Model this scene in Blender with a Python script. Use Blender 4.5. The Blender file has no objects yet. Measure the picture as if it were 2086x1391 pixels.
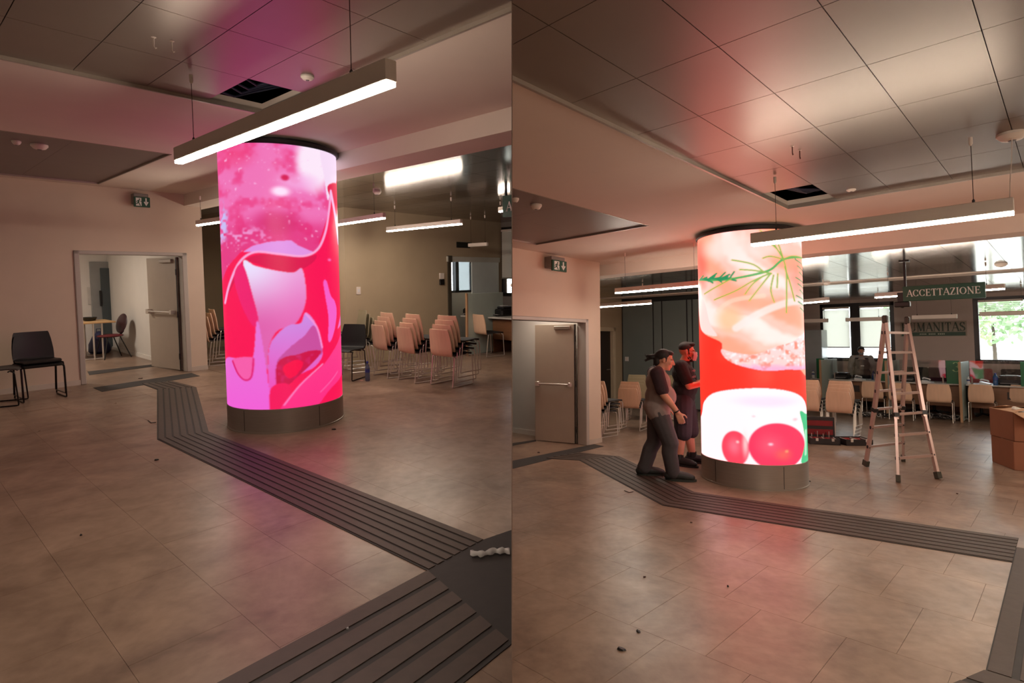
import bpy, bmesh, math, random
import numpy as np
from mathutils import Matrix, Vector
random.seed(7)
S = bpy.context.scene
COL = S.collection

# ------------------------------------------------------------------ camera, frames, world
F, CX, CY = 1150.0, 1043.0, 635.0           # focal length and principal point, px of 2086 x 1391
HR, HL = 1.68, 1.58                          # eye height above the east / west hall floor

def unit(v):
    v = np.array(v, float)
    return v / np.linalg.norm(v)

def floor_frame(hz, slope, xm):
    r = lambda u: np.array([(u - CX) / F, 1, -(hz + slope * (u - xm) - CY) / F])
    n = unit(np.cross(r(2000), r(0)))
    n = n if n[2] > 0 else -n
    y = unit(np.array([0, 1, 0]) - n * n[1])
    return np.array([np.cross(y, n), y, n])

MR = floor_frame(702, 0, 1564)
ML = floor_frame(565, -.008, 521)

def M4(m3, t=(0, 0, 0)):
    m = Matrix([list(map(float, r)) for r in m3]).to_4x4()
    m.translation = Vector(t)
    return m

TH = {'L': math.radians(49), 'R': math.radians(45)}
# hall plan frame -> world: x runs right-forward, y left-forward, z up from that hall's floor
T = {'R': Matrix.Rotation(TH['R'], 4, 'Z'),
     'L': Matrix.Translation((0, 0, HR)) @ M4(MR @ ML.T) @ Matrix.Translation((0, 0, -HL)) @ Matrix.Rotation(TH['L'], 4, 'Z')}
TI = {k: v.inverted() for k, v in T.items()}

cd = bpy.data.cameras.new('camera')
cam = bpy.data.objects.new('camera', cd)
COL.objects.link(cam)
cam.matrix_world = M4(np.array([MR[:, 0], MR[:, 2], -MR[:, 1]]).T, (0, 0, HR))
cd.sensor_fit = 'HORIZONTAL'
cd.sensor_width = 36
cd.lens = F / 2086 * 36
cd.shift_y = -(695.5 - CY) / 2086
cd.clip_start, cd.clip_end = .05, 200
S.camera = cam

w = bpy.data.worlds.new('overcast_sky')
S.world = w
w.use_nodes = True
bg = w.node_tree.nodes['Background']
bg.inputs[0].default_value = (.90, .96, 1.0, 1)
bg.inputs[1].default_value = 9.0
S.view_settings.view_transform = 'Standard'
S.view_settings.look = 'None'
S.view_settings.gamma = 1
S.view_settings.exposure = 0.0
S.view_settings.use_curve_mapping = False
S.cycles.max_bounces = 6                      # light paths kept short: the halls are lit by many lamps
S.cycles.diffuse_bounces = 3
S.cycles.use_adaptive_sampling = True
S.cycles.adaptive_threshold = .06
S.cycles.glossy_bounces = 3
S.cycles.caustics_reflective = S.cycles.caustics_refractive = False

def ray(room, u, v):
    d = Vector(((u - CX) / F, 1, -(v - CY) / F))
    d = Vector(tuple(MR @ np.array(d)))
    o = TI[room] @ Vector((0, 0, HR))
    return o, (TI[room].to_3x3() @ d)

def fl(room, u, v, z=0.0):
    """plan point of that hall at height z on the sight line through photo pixel u, v"""
    o, d = ray(room, u, v)
    return o + d * ((z - o.z) / d.z)

def ax(room, u, v, axis, val):
    o, d = ray(room, u, v)
    return o + d * ((val - o[axis]) / d[axis])

def px(room, p):
    q = MR.T @ np.array(T[room] @ Vector(p) - Vector((0, 0, HR)))
    return (CX + F * q[0] / q[1], CY - F * q[2] / q[1]) if q[1] > .05 else (-9999, 9999)

# ------------------------------------------------------------------ materials
def lin(c):
    return tuple(((x / 255) / 12.92 if x / 255 <= .04045 else ((x / 255 + .055) / 1.055) ** 2.4) for x in c)

MATS = {}
def mat(name, rgb, rough=.6, metal=0.0, var=.06, scale=6.0, bump=0.0, spec=.5, trans=0.0, emit=0.0, coat=0.0, alpha=1.0, stretch=None, sheen=0):
    """procedural material: base colour broken up by noise in object space, optional fine relief"""
    if name in MATS:
        return MATS[name]
    m = bpy.data.materials.new(name)
    MATS[name] = m
    m.use_nodes = True
    nt = m.node_tree
    b = nt.nodes['Principled BSDF']
    c = lin(rgb)
    b.inputs['Roughness'].default_value = rough
    b.inputs['Metallic'].default_value = metal
    b.inputs['Specular IOR Level'].default_value = spec
    b.inputs['Transmission Weight'].default_value = trans
    b.inputs['Coat Weight'].default_value = coat
    b.inputs['Alpha'].default_value = alpha
    tc = nt.nodes.new('ShaderNodeTexCoord')
    mp = nt.nodes.new('ShaderNodeMapping')
    if stretch:
        mp.inputs['Scale'].default_value = stretch
    nt.links.new(tc.outputs['Object'], mp.inputs[0])
    n = nt.nodes.new('ShaderNodeTexNoise')
    n.inputs['Scale'].default_value = scale
    n.inputs['Detail'].default_value = 5
    nt.links.new(mp.outputs[0], n.inputs['Vector'])
    mr = nt.nodes.new('ShaderNodeMapRange')
    mr.inputs['From Min'].default_value = .25
    mr.inputs['From Max'].default_value = .75
    mr.inputs['To Min'].default_value = 1 - var
    mr.inputs['To Max'].default_value = 1 + var
    nt.links.new(n.outputs['Fac'], mr.inputs['Value'])
    mx = nt.nodes.new('ShaderNodeMix')
    mx.data_type = 'RGBA'
    mx.blend_type = 'MULTIPLY'
    mx.inputs[0].default_value = 1
    mx.inputs[6].default_value = (*c, 1)
    nt.links.new(mr.outputs[0], mx.inputs[7])
    nt.links.new(mx.outputs[2], b.inputs['Base Color'])
    if bump:
        bp = nt.nodes.new('ShaderNodeBump')
        bp.inputs['Strength'].default_value = bump
        bp.inputs['Distance'].default_value = .01
        nt.links.new(n.outputs['Fac'], bp.inputs['Height'])
        nt.links.new(bp.outputs[0], b.inputs['Normal'])
    if emit:
        b.inputs['Emission Color'].default_value = (*c, 1)
        b.inputs['Emission Strength'].default_value = emit
    return m

def glass(name, rgb, rough=.02, alpha=.25):
    m = bpy.data.materials.new(name)
    MATS[name] = m
    m.use_nodes = True
    nt = m.node_tree
    nt.nodes.remove(nt.nodes['Principled BSDF'])
    t = nt.nodes.new('ShaderNodeBsdfTransparent')
    t.inputs[0].default_value = (*[min(1, .75 + .25 * x) for x in lin(rgb)], 1)
    g = nt.nodes.new('ShaderNodeBsdfGlossy')
    g.inputs[0].default_value = (*lin(rgb), 1)
    g.inputs['Roughness'].default_value = rough
    fr = nt.nodes.new('ShaderNodeFresnel')
    fr.inputs[0].default_value = 1.45
    ad = nt.nodes.new('ShaderNodeMath')
    ad.operation = 'MULTIPLY_ADD'
    ad.inputs[1].default_value = 1 - alpha
    ad.inputs[2].default_value = alpha * .5
    mx = nt.nodes.new('ShaderNodeMixShader')
    nt.links.new(fr.outputs[0], ad.inputs[0])
    nt.links.new(ad.outputs[0], mx.inputs[0])
    nt.links.new(t.outputs[0], mx.inputs[1])
    nt.links.new(g.outputs[0], mx.inputs[2])
    nt.links.new(mx.outputs[0], nt.nodes['Material Output'].inputs[0])
    return m

def tile_mat(name, rgb_a, rgb_b, rough):
    """mottled stone-look vinyl tile: two tones by world position, a slight tone of its own per tile"""
    m = bpy.data.materials.new(name)
    MATS[name] = m
    m.use_nodes = True
    nt = m.node_tree
    b = nt.nodes['Principled BSDF']
    N = nt.nodes.new
    ge = N('ShaderNodeNewGeometry')
    n1 = N('ShaderNodeTexNoise'); n1.inputs['Scale'].default_value = 1.7; n1.inputs['Detail'].default_value = 8; n1.inputs['Roughness'].default_value = .62; n1.inputs['Distortion'].default_value = .6
    n2 = N('ShaderNodeTexNoise'); n2.inputs['Scale'].default_value = 14; n2.inputs['Detail'].default_value = 6
    n3 = N('ShaderNodeTexNoise'); n3.inputs['Scale'].default_value = 6; n3.inputs['Detail'].default_value = 3
    for n in (n1, n2, n3):
        nt.links.new(ge.outputs['Position'], n.inputs['Vector'])
    oi = N('ShaderNodeObjectInfo')
    a1 = N('ShaderNodeMath'); a1.operation = 'MULTIPLY_ADD'; a1.inputs[1].default_value = .35
    nt.links.new(n2.outputs['Fac'], a1.inputs[0]); nt.links.new(n1.outputs['Fac'], a1.inputs[2])
    a2 = N('ShaderNodeMath'); a2.operation = 'MULTIPLY_ADD'; a2.inputs[1].default_value = .03
    nt.links.new(oi.outputs['Random'], a2.inputs[0]); nt.links.new(a1.outputs[0], a2.inputs[2])
    rp = N('ShaderNodeValToRGB')
    rp.color_ramp.elements[0].position = .47; rp.color_ramp.elements[0].color = (*lin(rgb_b), 1)
    rp.color_ramp.elements[1].position = .93; rp.color_ramp.elements[1].color = (*lin(rgb_a), 1)
    nt.links.new(a2.outputs[0], rp.inputs[0])
    nt.links.new(rp.outputs[0], b.inputs['Base Color'])
    mr = N('ShaderNodeMapRange'); mr.inputs['To Min'].default_value = rough - .08; mr.inputs['To Max'].default_value = rough + .12
    nt.links.new(n3.outputs['Fac'], mr.inputs['Value']); nt.links.new(mr.outputs[0], b.inputs['Roughness'])
    bp = N('ShaderNodeBump'); bp.inputs['Strength'].default_value = .12; bp.inputs['Distance'].default_value = .004
    nt.links.new(n2.outputs['Fac'], bp.inputs['Height']); nt.links.new(bp.outputs[0], b.inputs['Normal'])
    return m

def blind_mat(name, rgb):
    m = bpy.data.materials.new(name)
    MATS[name] = m
    m.use_nodes = True
    nt = m.node_tree
    nt.nodes.remove(nt.nodes['Principled BSDF'])
    d = nt.nodes.new('ShaderNodeBsdfDiffuse'); d.inputs[0].default_value = (*lin(rgb), 1)
    t = nt.nodes.new('ShaderNodeBsdfTranslucent'); t.inputs[0].default_value = (*lin(rgb), 1)
    mx = nt.nodes.new('ShaderNodeMixShader'); mx.inputs[0].default_value = .5
    nt.links.new(d.outputs[0], mx.inputs[1]); nt.links.new(t.outputs[0], mx.inputs[2])
    nt.links.new(mx.outputs[0], nt.nodes['Material Output'].inputs[0])
    return m

def led_mat(name, strength):
    """LED screen: the picture is a colour attribute of the screen mesh, broken by a fine pixel grid"""
    m = bpy.data.materials.new(name)
    MATS[name] = m
    m.use_nodes = True
    nt = m.node_tree
    b = nt.nodes['Principled BSDF']
    at = nt.nodes.new('ShaderNodeAttribute'); at.attribute_name = 'picture'
    b.inputs['Base Color'].default_value = (.02, .02, .02, 1)
    b.inputs['Roughness'].default_value = .45
    nt.links.new(at.outputs['Color'], b.inputs['Emission Color'])
    b.inputs['Emission Strength'].default_value = strength
    return m

PLASTER = mat('ceiling_plaster', (222, 206, 192), .75, var=.025, scale=2.5, bump=.02)
WALLP = mat('wall_paint', (208, 188, 168), .7, var=.03, scale=3, bump=.02)
WALLW = mat('white_wall_paint', (214, 208, 200), .7, var=.03, scale=3)
BEIGE = mat('beige_wall_paint', (176, 158, 130), .65, var=.04, scale=2.5)
GREYW = mat('grey_green_panel', (118, 128, 126), .32, var=.04, scale=2)
METALP = mat('ceiling_metal_panel', (146, 134, 124), .36, metal=.75, var=.03, scale=3)
METALB = mat('mirror_metal_panel', (150, 142, 134), .14, metal=.85, var=.03, scale=3)
METALV = mat('ceiling_metal_panel_side', (128, 116, 112), .42, metal=.5, var=.03, scale=3)
GAP = mat('dark_plenum', (14, 13, 12), .9)
TILE = tile_mat('stone_vinyl_tile', (160, 134, 114), (108, 86, 70), .31)
GROUT = mat('floor_joint', (92, 76, 62), .8)
RUBBER = mat('tactile_rubber', (36, 29, 24), .62, var=.12, scale=14, bump=.1)
RIB = mat('tactile_rib', (66, 51, 41), .55, var=.12, scale=16, bump=.1)
MATD = mat('dark_threshold', (46, 40, 36), .75, var=.15, scale=12, bump=.15)
TRIM = mat('trim_aluminium', (170, 158, 146), .35, metal=.5)
WHITEM = mat('white_powder_coat', (228, 216, 204), .45, var=.02)
DOORG = mat('door_grey', (172, 158, 142), .45, var=.03)
DOORF = mat('door_frame_grey', (178, 170, 160), .45, var=.03)
CHROME = mat('chrome_tube', (214, 206, 198), .28, metal=.65, var=.02)
STEEL = mat('brushed_steel', (150, 138, 128), .42, metal=.6, var=.08, scale=4, stretch=(1, 1, 40))
BLACK = mat('black_plastic', (17, 16, 16), .45, var=.1)
BLACKF = mat('black_window_frame', (20, 19, 18), .4)
PLY = mat('beech_laminate', (212, 176, 148), .4, var=.08, scale=3, stretch=(6, 6, .6))
SEATB = mat('dark_seat_pad', (34, 30, 30), .7, var=.12, scale=30)
WOOD = mat('desk_veneer', (126, 86, 58), .45, var=.12, scale=3, stretch=(1, 1, 8))
DESKT = mat('desk_top_white', (196, 190, 182), .35, var=.03)
CARD = mat('cardboard', (132, 80, 54), .75, var=.07, scale=5)
DIVID = mat('divider_sage', (172, 186, 178), .4, var=.04)
GREEN = mat('sign_green', (16, 74, 52), .35, var=.04)
GREENB = mat('number_panel_green', (10, 104, 62), .4, var=.04)
LETTER = mat('sign_letter_white', (225, 225, 218), .5)
LETTERG = mat('logo_letter_green', (42, 58, 44), .5)
LETTERY = mat('number_letter_pale', (150, 190, 130), .5)
ALU = mat('ladder_aluminium', (196, 170, 162), .34, metal=.7, var=.05, scale=9)
GLASS = glass('window_glass', (245, 250, 250), .01, .06)
SCREENG = glass('counter_glass', (215, 222, 222), .03, .16)
BLIND = blind_mat('blind_fabric', (240, 238, 226))
CLEARP = glass('clear_plastic', (235, 235, 232), .15, .5)
LAMPE = mat('lamp_diffuser', (255, 239, 221), .4, var=0, emit=82.0)

# ------------------------------------------------------------------ mesh helpers
class MB:
    def __init__(s):
        s.v, s.f, s.mi = [], [], []
        s.cur = 0
    def _add(s, vs, fs):
        o = len(s.v)
        s.v += [tuple(map(float, p)) for p in vs]
        s.f += [tuple(o + i for i in f) for f in fs]
        s.mi += [s.cur] * len(fs)
        return s
    def box(s, lo, hi, R=None):
        (a, b, c), (d, e, g) = lo, hi
        vs = [(a, b, c), (d, b, c), (d, e, c), (a, e, c), (a, b, g), (d, b, g), (d, e, g), (a, e, g)]
        if R is not None:
            vs = [tuple(R @ Vector(p)) for p in vs]
        return s._add(vs, [(0, 3, 2, 1), (4, 5, 6, 7), (0, 1, 5, 4), (1, 2, 6, 5), (2, 3, 7, 6), (3, 0, 4, 7)])
    def bbox(s, lo, hi, b=.006, R=None):
        """box with chamfered edges (three stacked octagon rings)"""
        (x0, y0, z0), (x1, y1, z1) = lo, hi
        b = min(b, (x1 - x0) / 3, (y1 - y0) / 3, (z1 - z0) / 3)
        def ring(i, z):
            return [(x0 + b + i, y0 + i, z), (x1 - b - i, y0 + i, z), (x1 - i, y0 + b + i, z), (x1 - i, y1 - b - i, z), (x1 - b - i, y1 - i, z), (x0 + b + i, y1 - i, z), (x0 + i, y1 - b - i, z), (x0 + i, y0 + b + i, z)]
        vs = ring(b * .8, z0) + ring(0, z0 + b) + ring(0, z1 - b) + ring(b * .8, z1)
        if R is not None:
            vs = [tuple(R @ Vector(p)) for p in vs]
        fs = [tuple(range(7, -1, -1)), tuple(range(24, 32))]
        for k in range(3):
            for i in range(8):
                j = (i + 1) % 8
                fs.append((k * 8 + i, k * 8 + j, k * 8 + 8 + j, k * 8 + 8 + i))
        return s._add(vs, fs)
    def prism(s, pts, z0, z1):
        n = len(pts)
        a = sum(pts[i][0] * pts[(i + 1) % n][1] - pts[(i + 1) % n][0] * pts[i][1] for i in range(n))
        if a < 0:
            pts = pts[::-1]
        vs = [(p[0], p[1], z0) for p in pts] + [(p[0], p[1], z1) for p in pts]
        fs = [tuple(range(n - 1, -1, -1)), tuple(range(n, 2 * n))] + [(i, (i + 1) % n, n + (i + 1) % n, n + i) for i in range(n)]
        return s._add(vs, fs)
    def lathe(s, prof, n=24, c=(0, 0), cap=True, R=None):
        vs, fs = [], []
        for r, z in prof:
            vs += [(c[0] + r * math.cos(2 * math.pi * i / n), c[1] + r * math.sin(2 * math.pi * i / n), z) for i in range(n)]
        m = len(prof)
        for k in range(m - 1):
            for i in range(n):
                j = (i + 1) % n
                fs.append((k * n + i, k * n + j, k * n + n + j, k * n + n + i))
        if cap:
            fs += [tuple(range(n - 1, -1, -1)), tuple(range((m - 1) * n, m * n))]
        if R is not None:
            vs = [tuple(R @ Vector(p)) for p in vs]
        return s._add(vs, fs)
    def tube(s, path, r, n=8, closed=False, taper=None):
        P = [Vector(p) for p in path]
        m = len(P)
        vs, fs = [], []
        up = Vector((0, 0, 1))
        prev = None
        for k in range(m):
            a = P[k] - P[k - 1] if (k or closed) else P[1] - P[0]
            b = P[(k + 1) % m] - P[k] if (k < m - 1 or closed) else a
            t = (a.normalized() + b.normalized())
            t = t.normalized() if t.length > 1e-6 else a.normalized()
            if prev is None:
                x = t.cross(up)
                x = x.normalized() if x.length > 1e-3 else Vector((1, 0, 0))
            else:
                x = (prev - t * prev.dot(t)).normalized()
            prev = x
            y = t.cross(x)
            rr = r if taper is None else r * taper[k]
            vs += [tuple(P[k] + (x * math.cos(2 * math.pi * i / n) + y * math.sin(2 * math.pi * i / n)) * rr) for i in range(n)]
        for k in range(m if closed else m - 1):
            q = (k + 1) % m
            for i in range(n):
                j = (i + 1) % n
                fs.append((k * n + i, k * n + j, q * n + j, q * n + i))
        if not closed:
            fs += [tuple(range(n - 1, -1, -1)), tuple(range((m - 1) * n, m * n))]
        return s._add(vs, fs)
    def bar(s, a, b, w, h):
        """rectangular bar from a to b: w across (horizontal), h the other way"""
        a, b = Vector(a), Vector(b)
        t = (b - a).normalized()
        x = t.cross(Vector((0, 0, 1)))
        x = x.normalized() if x.length > 1e-3 else Vector((1, 0, 0))
        y = x.cross(t)
        vs = [p + x * i * w / 2 + y * j * h / 2 for p in (a, b) for i, j in ((-1, -1), (1, -1), (1, 1), (-1, 1))]
        return s._add(vs, [(0, 1, 2, 3), (7, 6, 5, 4), (0, 4, 5, 1), (1, 5, 6, 2), (2, 6, 7, 3), (3, 7, 4, 0)])
    def ell(s, c, r, n=14, m=9, R=None):
        vs, fs = [], []
        for k in range(1, m):
            ph = math.pi * k / m
            vs += [(r[0] * math.sin(ph) * math.cos(2 * math.pi * i / n), r[1] * math.sin(ph) * math.sin(2 * math.pi * i / n), -r[2] * math.cos(ph)) for i in range(n)]
        vs += [(0, 0, -r[2]), (0, 0, r[2])]
        b, t = len(vs) - 2, len(vs) - 1
        for k in range(m - 2):
            for i in range(n):
                j = (i + 1) % n
                fs.append((k * n + i, k * n + j, k * n + n + j, k * n + n + i))
        for i in range(n):
            j = (i + 1) % n
            fs += [(b, j, i), (t, (m - 2) * n + i, (m - 2) * n + j)]
        M = R if R is not None else Matrix.Identity(3)
        return s._add([tuple(M @ Vector(p) + Vector(c)) for p in vs], fs)
    def caps(s, a, b, ra, rb, n=12):
        """tapered capsule"""
        a, b = Vector(a), Vector(b)
        t = (b - a).normalized()
        x = t.cross(Vector((.3, .2, 1)))
        x = x.normalized()
        y = t.cross(x)
        rings = []
        for k in range(1, 5):
            q = math.pi / 2 * k / 4
            rings.append((a - t * ra * math.cos(q), ra * math.sin(q)))
        for k in range(4, 0, -1):
            q = math.pi / 2 * k / 4
            rings.append((b + t * rb * math.cos(q), rb * math.sin(q)))
        vs, fs = [], []
        for c, r in rings:
            vs += [tuple(c + (x * math.cos(2 * math.pi * i / n) + y * math.sin(2 * math.pi * i / n)) * r) for i in range(n)]
        m = len(rings)
        for k in range(m - 1):
            for i in range(n):
                j = (i + 1) % n
                fs.append((k * n + i, k * n + j, k * n + n + j, k * n + n + i))
        fs += [tuple(range(n - 1, -1, -1)), tuple(range((m - 1) * n, m * n))]
        return s._add(vs, fs)
    def mesh(s, name, mats, smooth=False):
        me = bpy.data.meshes.new(name)
        me.from_pydata(s.v, [], s.f)
        for m in (mats if isinstance(mats, (list, tuple)) else [mats]):
            me.materials.append(m)
        if any(s.mi):
            me.polygons.foreach_set('material_index', s.mi)
        if smooth:
            me.polygons.foreach_set('use_smooth', [True] * len(me.polygons))
            try:
                me.set_sharp_from_angle(angle=math.radians(38))
            except Exception:
                pass
        me.update()
        return me
    def build(s, name, mats, parent=None, M=None, smooth=False):
        return link(name, s.mesh(name, mats, smooth), parent, M)

def link(name, data, parent=None, M=None):
    o = bpy.data.objects.new(name, data)
    COL.objects.link(o)
    if parent is not None:
        o.parent = parent
        if M is not None:
            o.matrix_local = M
    elif M is not None:
        o.matrix_world = M
    return o

def tag(o, label=None, cat=None, group=None, kind=None):
    for k, v in (('label', label), ('category', cat), ('group', group), ('kind', kind)):
        if v:
            o[k] = v
    return o

def pose(room, p, rz=0.0):
    return T[room] @ Matrix.Translation(p) @ Matrix.Rotation(rz, 4, 'Z')

def thing(name, room, p, rz, label, cat, group=None):
    o = bpy.data.objects.new(name, None)
    COL.objects.link(o)
    o.empty_display_size = .1
    o.matrix_world = pose(room, p, rz)
    return tag(o, label, cat, group)

def copy_tree(o, M, label=None, group=None, parent=None):
    c = o.copy()
    COL.objects.link(c)
    if parent is None:
        c.matrix_world = M
    else:
        c.parent = parent
    for ch in KIDS.get(o.name, []):
        copy_tree(ch, None, parent=c)
    if label:
        c['label'] = label
    if group:
        c['group'] = group
    return c

KIDS = {}
def part(mb, name, mats, parent, smooth=False, M=None, label=None):
    o = mb.build(name, mats, parent, M, smooth)
    KIDS.setdefault(parent.name, []).append(o)
    if label:
        o['label'] = label
    return o

PT = .0015      # half thickness of the sheet that divides the two halls
def clip_side(me, room):
    """cut a hall mesh off at the dividing sheet; False when nothing is left"""
    s = -1 if room == 'L' else 1
    no = (TI[room].to_3x3() @ Vector((s, 0, 0))).normalized()
    co = TI[room] @ Vector((s * PT, 0, 0))
    ds = [(Vector(v.co) - co).dot(no) for v in me.vertices]
    if min(ds) >= -1e-6:
        return True
    if max(ds) <= 1e-6:
        return False
    bm = bmesh.new()
    bm.from_mesh(me)
    r = bmesh.ops.bisect_plane(bm, geom=bm.verts[:] + bm.edges[:] + bm.faces[:], plane_co=co, plane_no=no, clear_inner=True)
    ed = [e for e in r['geom_cut'] if isinstance(e, bmesh.types.BMEdge)]
    if ed:
        bmesh.ops.holes_fill(bm, edges=[e for e in bm.edges if len(e.link_faces) == 1], sides=0)
    bm.to_mesh(me)
    bm.free()
    me.update()
    return True

def struct(name, room, mb, m, parent=None, clip=True):
    me = mb.mesh(name, m)
    if clip and not clip_side(me, room):
        return None
    o = link(name, me, parent, T[room] if parent is None else None)
    if parent is None:
        o['kind'] = 'structure'
    return o

# ------------------------------------------------------------------ the setting
def rects(room, name, m, rs, z0, z1, parent=None):
    mb = MB()
    for x0, x1, y0, y1 in rs:
        mb.box((x0, y0, z0), (x1, y1, z1))
    return struct(name, room, mb, m, parent)

def in_view(room, pts, mg=40):
    for p in pts:
        u, v = px(room, p)
        if -mg < v < 1391 + mg and ((-mg < u < 1043 + mg) if room == 'L' else (1043 - mg < u < 2086 + mg)):
            return True
    return False

def lay(room, parent, name, m, cells, z0, z1, gap, limit=300, keep=None):
    """one object per tile or panel, alike ones sharing a mesh; cells = (x0, x1, y0, y1)"""
    todo = []
    for c in cells:
        x0, x1, y0, y1 = c
        z = z0 if z0 > 1 else z1
        cor = [(x, y, z) for x in (x0, (x0 + x1) / 2, x1) for y in (y0, (y0 + y1) / 2, y1)]
        ws = [(T[room] @ Vector(p)).x for p in cor]
        if (min(ws) > 0 if room == 'L' else max(ws) < 0):
            continue
        todo.append((0 if in_view(room, cor, 10) else 1, math.hypot((x0 + x1) / 2, (y0 + y1) / 2), c, min(ws) < .004 and max(ws) > -.004))
    todo.sort()
    cache, n = {}, 0
    limit = min(limit, sum(1 for q in todo if q[0] == 0))
    rest = MB()                                   # beyond the picture, or past the limit: joined
    for _, d, (x0, x1, y0, y1), cut in todo[limit:]:
        rest.box((x0 + gap, y0 + gap, z0), (x1 - gap, y1 - gap, z1))
    if rest.f:
        me = rest.mesh(name + '_remainder', m)
        if clip_side(me, room):
            link(name + '_remainder', me, parent)['kind'] = 'stuff'
    for _, d, (x0, x1, y0, y1), cut in todo[:limit]:
        if cut:
            mb = MB().box((x0 + gap, y0 + gap, z0), (x1 - gap, y1 - gap, z1))
            me = mb.mesh(name, m)
            if not clip_side(me, room) or len(me.polygons) == 0:
                continue
            link(name, me, parent)
        else:
            k = (round(x1 - x0, 3), round(y1 - y0, 3))
            if k not in cache:
                a, b = k[0] / 2 - gap, k[1] / 2 - gap
                cache[k] = MB().box((-a, -b, z0), (a, b, z1)).mesh(name, m)
            link(name, cache[k], parent, Matrix.Translation(((x0 + x1) / 2, (y0 + y1) / 2, 0)))
        n += 1
    return len(todo), n

def grid(x0, x1, y0, y1, sx, sy, ox, oy, stag=None):
    """cells of a sx by sy grid with joints through (ox, oy), trimmed to the rectangle; stag: rows along 'x' or 'y' shifted by half"""
    out = []
    i0, i1 = math.floor((x0 - ox) / sx) - 1, math.ceil((x1 - ox) / sx) + 1
    j0, j1 = math.floor((y0 - oy) / sy) - 1, math.ceil((y1 - oy) / sy) + 1
    for i in range(i0, i1):
        for j in range(j0, j1):
            dy = sy / 2 if stag == 'x' and i % 2 else 0
            dx = sx / 2 if stag == 'y' and j % 2 else 0
            a, b = max(x0, ox + i * sx + dx), min(x1, ox + (i + 1) * sx + dx)
            c, d = max(y0, oy + j * sy + dy), min(y1, oy + (j + 1) * sy + dy)
            if b - a > .03 and d - c > .03:
                out.append((a, b, c, d))
    return out

# the thin sheet between the halls; it starts beyond the viewer and stands in the viewer's own plane
part_mb = MB().box((-PT, 1.75, -3.5), (PT, 22, 5.5)).box((-PT, -9, -1.5), (PT, -.9, 5.5))
o = part_mb.build('wall_dividing', mat('dividing_sheet', (120, 100, 88), .6, var=.02))
o['kind'] = 'structure'

CL, CL2 = 2.97, 2.78
CR, CR2 = 3.12, 2.92

# ---- west hall (left half)
floorL = rects('L', 'floor', GROUT, [(-3.8, 10.2, -6, 15.4)], -.2, -.003)
cells = grid(-3.6, 9.7, -5, 8.75, .46, .72, 2.93, 3.0, 'x') + grid(-3.6, 3.86, 8.75, 10.35, .46, .72, 2.93, 3.0, 'x') \
    + grid(3.86, 5.6, 8.75, 13.5, .46, .72, 2.93, 3.0, 'x') + grid(1.2, 3.6, 10.35, 15, .46, .72, 2.93, 3.0, 'x')
print('tiles L', lay('L', floorL, 'tile', TILE, cells, -.012, 0, .0007))

ceilL = rects('L', 'ceiling', GAP, [(-3.8, 10.2, -6, 15.4)], CL + .5, CL + .6)
rects('L', 'plaster_field', PLASTER, [(2.31, 3.6, -6, 4.80), (-3.8, 3.6, 4.80, 7.12), (2.36, 3.6, 7.12, 10.08), (-3.8, 3.6, 10.08, 10.5)], CL, CL + .08, ceilL)
rects('L', 'dropped_border', PLASTER, [(3.6, 4.0, -6, 13.7)], CL2, CL + .1, ceilL)
HX0, HX1, HY0, HY1 = 1.88, 2.31, 4.09, 4.80          # the panel that is missing
cells = [c for c in grid(-3.6, 2.31, -5, 4.80, .432, .712, 2.31, 4.80) if not (c[0] > 1.8 and c[2] > 3.9)]
lay('L', ceilL, 'ceiling_panel', METALP, cells, CL + .014, CL + .03, .0022)
lay('L', ceilL, 'ceiling_panel', METALV, grid(-3.6, 2.36, 7.12, 10.08, .432 * 2, .712 * 2, 2.36, 7.12), CL + .014, CL + .03, .001)
lay('L', ceilL, 'ceiling_panel', METALB, grid(4.0, 9.7, 1, 8.75, .432, .712, 4.0, 4.80) + grid(4.0, 5.6, 8.75, 13.5, .432, .712, 4.0, 4.80), CL2 + .012, CL2 + .03, .0022)
mb = MB().box((2.303, -4, CL - .012), (2.32, 4.80, CL + .03)).box((-3.5, 4.79, CL - .012), (2.32, 4.81, CL + .03))
struct('edge_trim', 'L', mb, TRIM, ceilL)
mb = MB().box((-3.5, 10.07, CL - .006), (2.37, 10.085, CL + .03)).box((2.355, 7.12, CL - .006), (2.37, 10.085, CL + .03)).box((-3.5, 7.115, CL - .003), (2.37, 7.125, CL + .03))
struct('edge_trim', 'L', mb, TRIM, ceilL)
# void above the missing panel: hangers, duct and cables
mb = MB().box((HX0 - .3, HY0 - .35, CL + .3), (HX0 - .1, HY1 + .1, CL + .45))
struct('duct', 'L', mb, mat('galvanised_duct', (70, 68, 66), .5, metal=.6), ceilL)
mb = MB()
for i in range(4):
    a = random.random()
    mb.tube([(HX0 - .05, HY0 + .1 + .15 * i, CL + .06 + .05 * a), (HX0 + .15, HY0 + .2 + .13 * i, CL + .05), (HX0 + .3, HY0 + .1 + .17 * i, CL + .12), (HX1 + .1, HY0 + .15 * i, CL + .2)], .009, 6)
struct('cable', 'L', mb, mat('blue_cable', (40, 44, 66), .5), ceilL)

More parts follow.
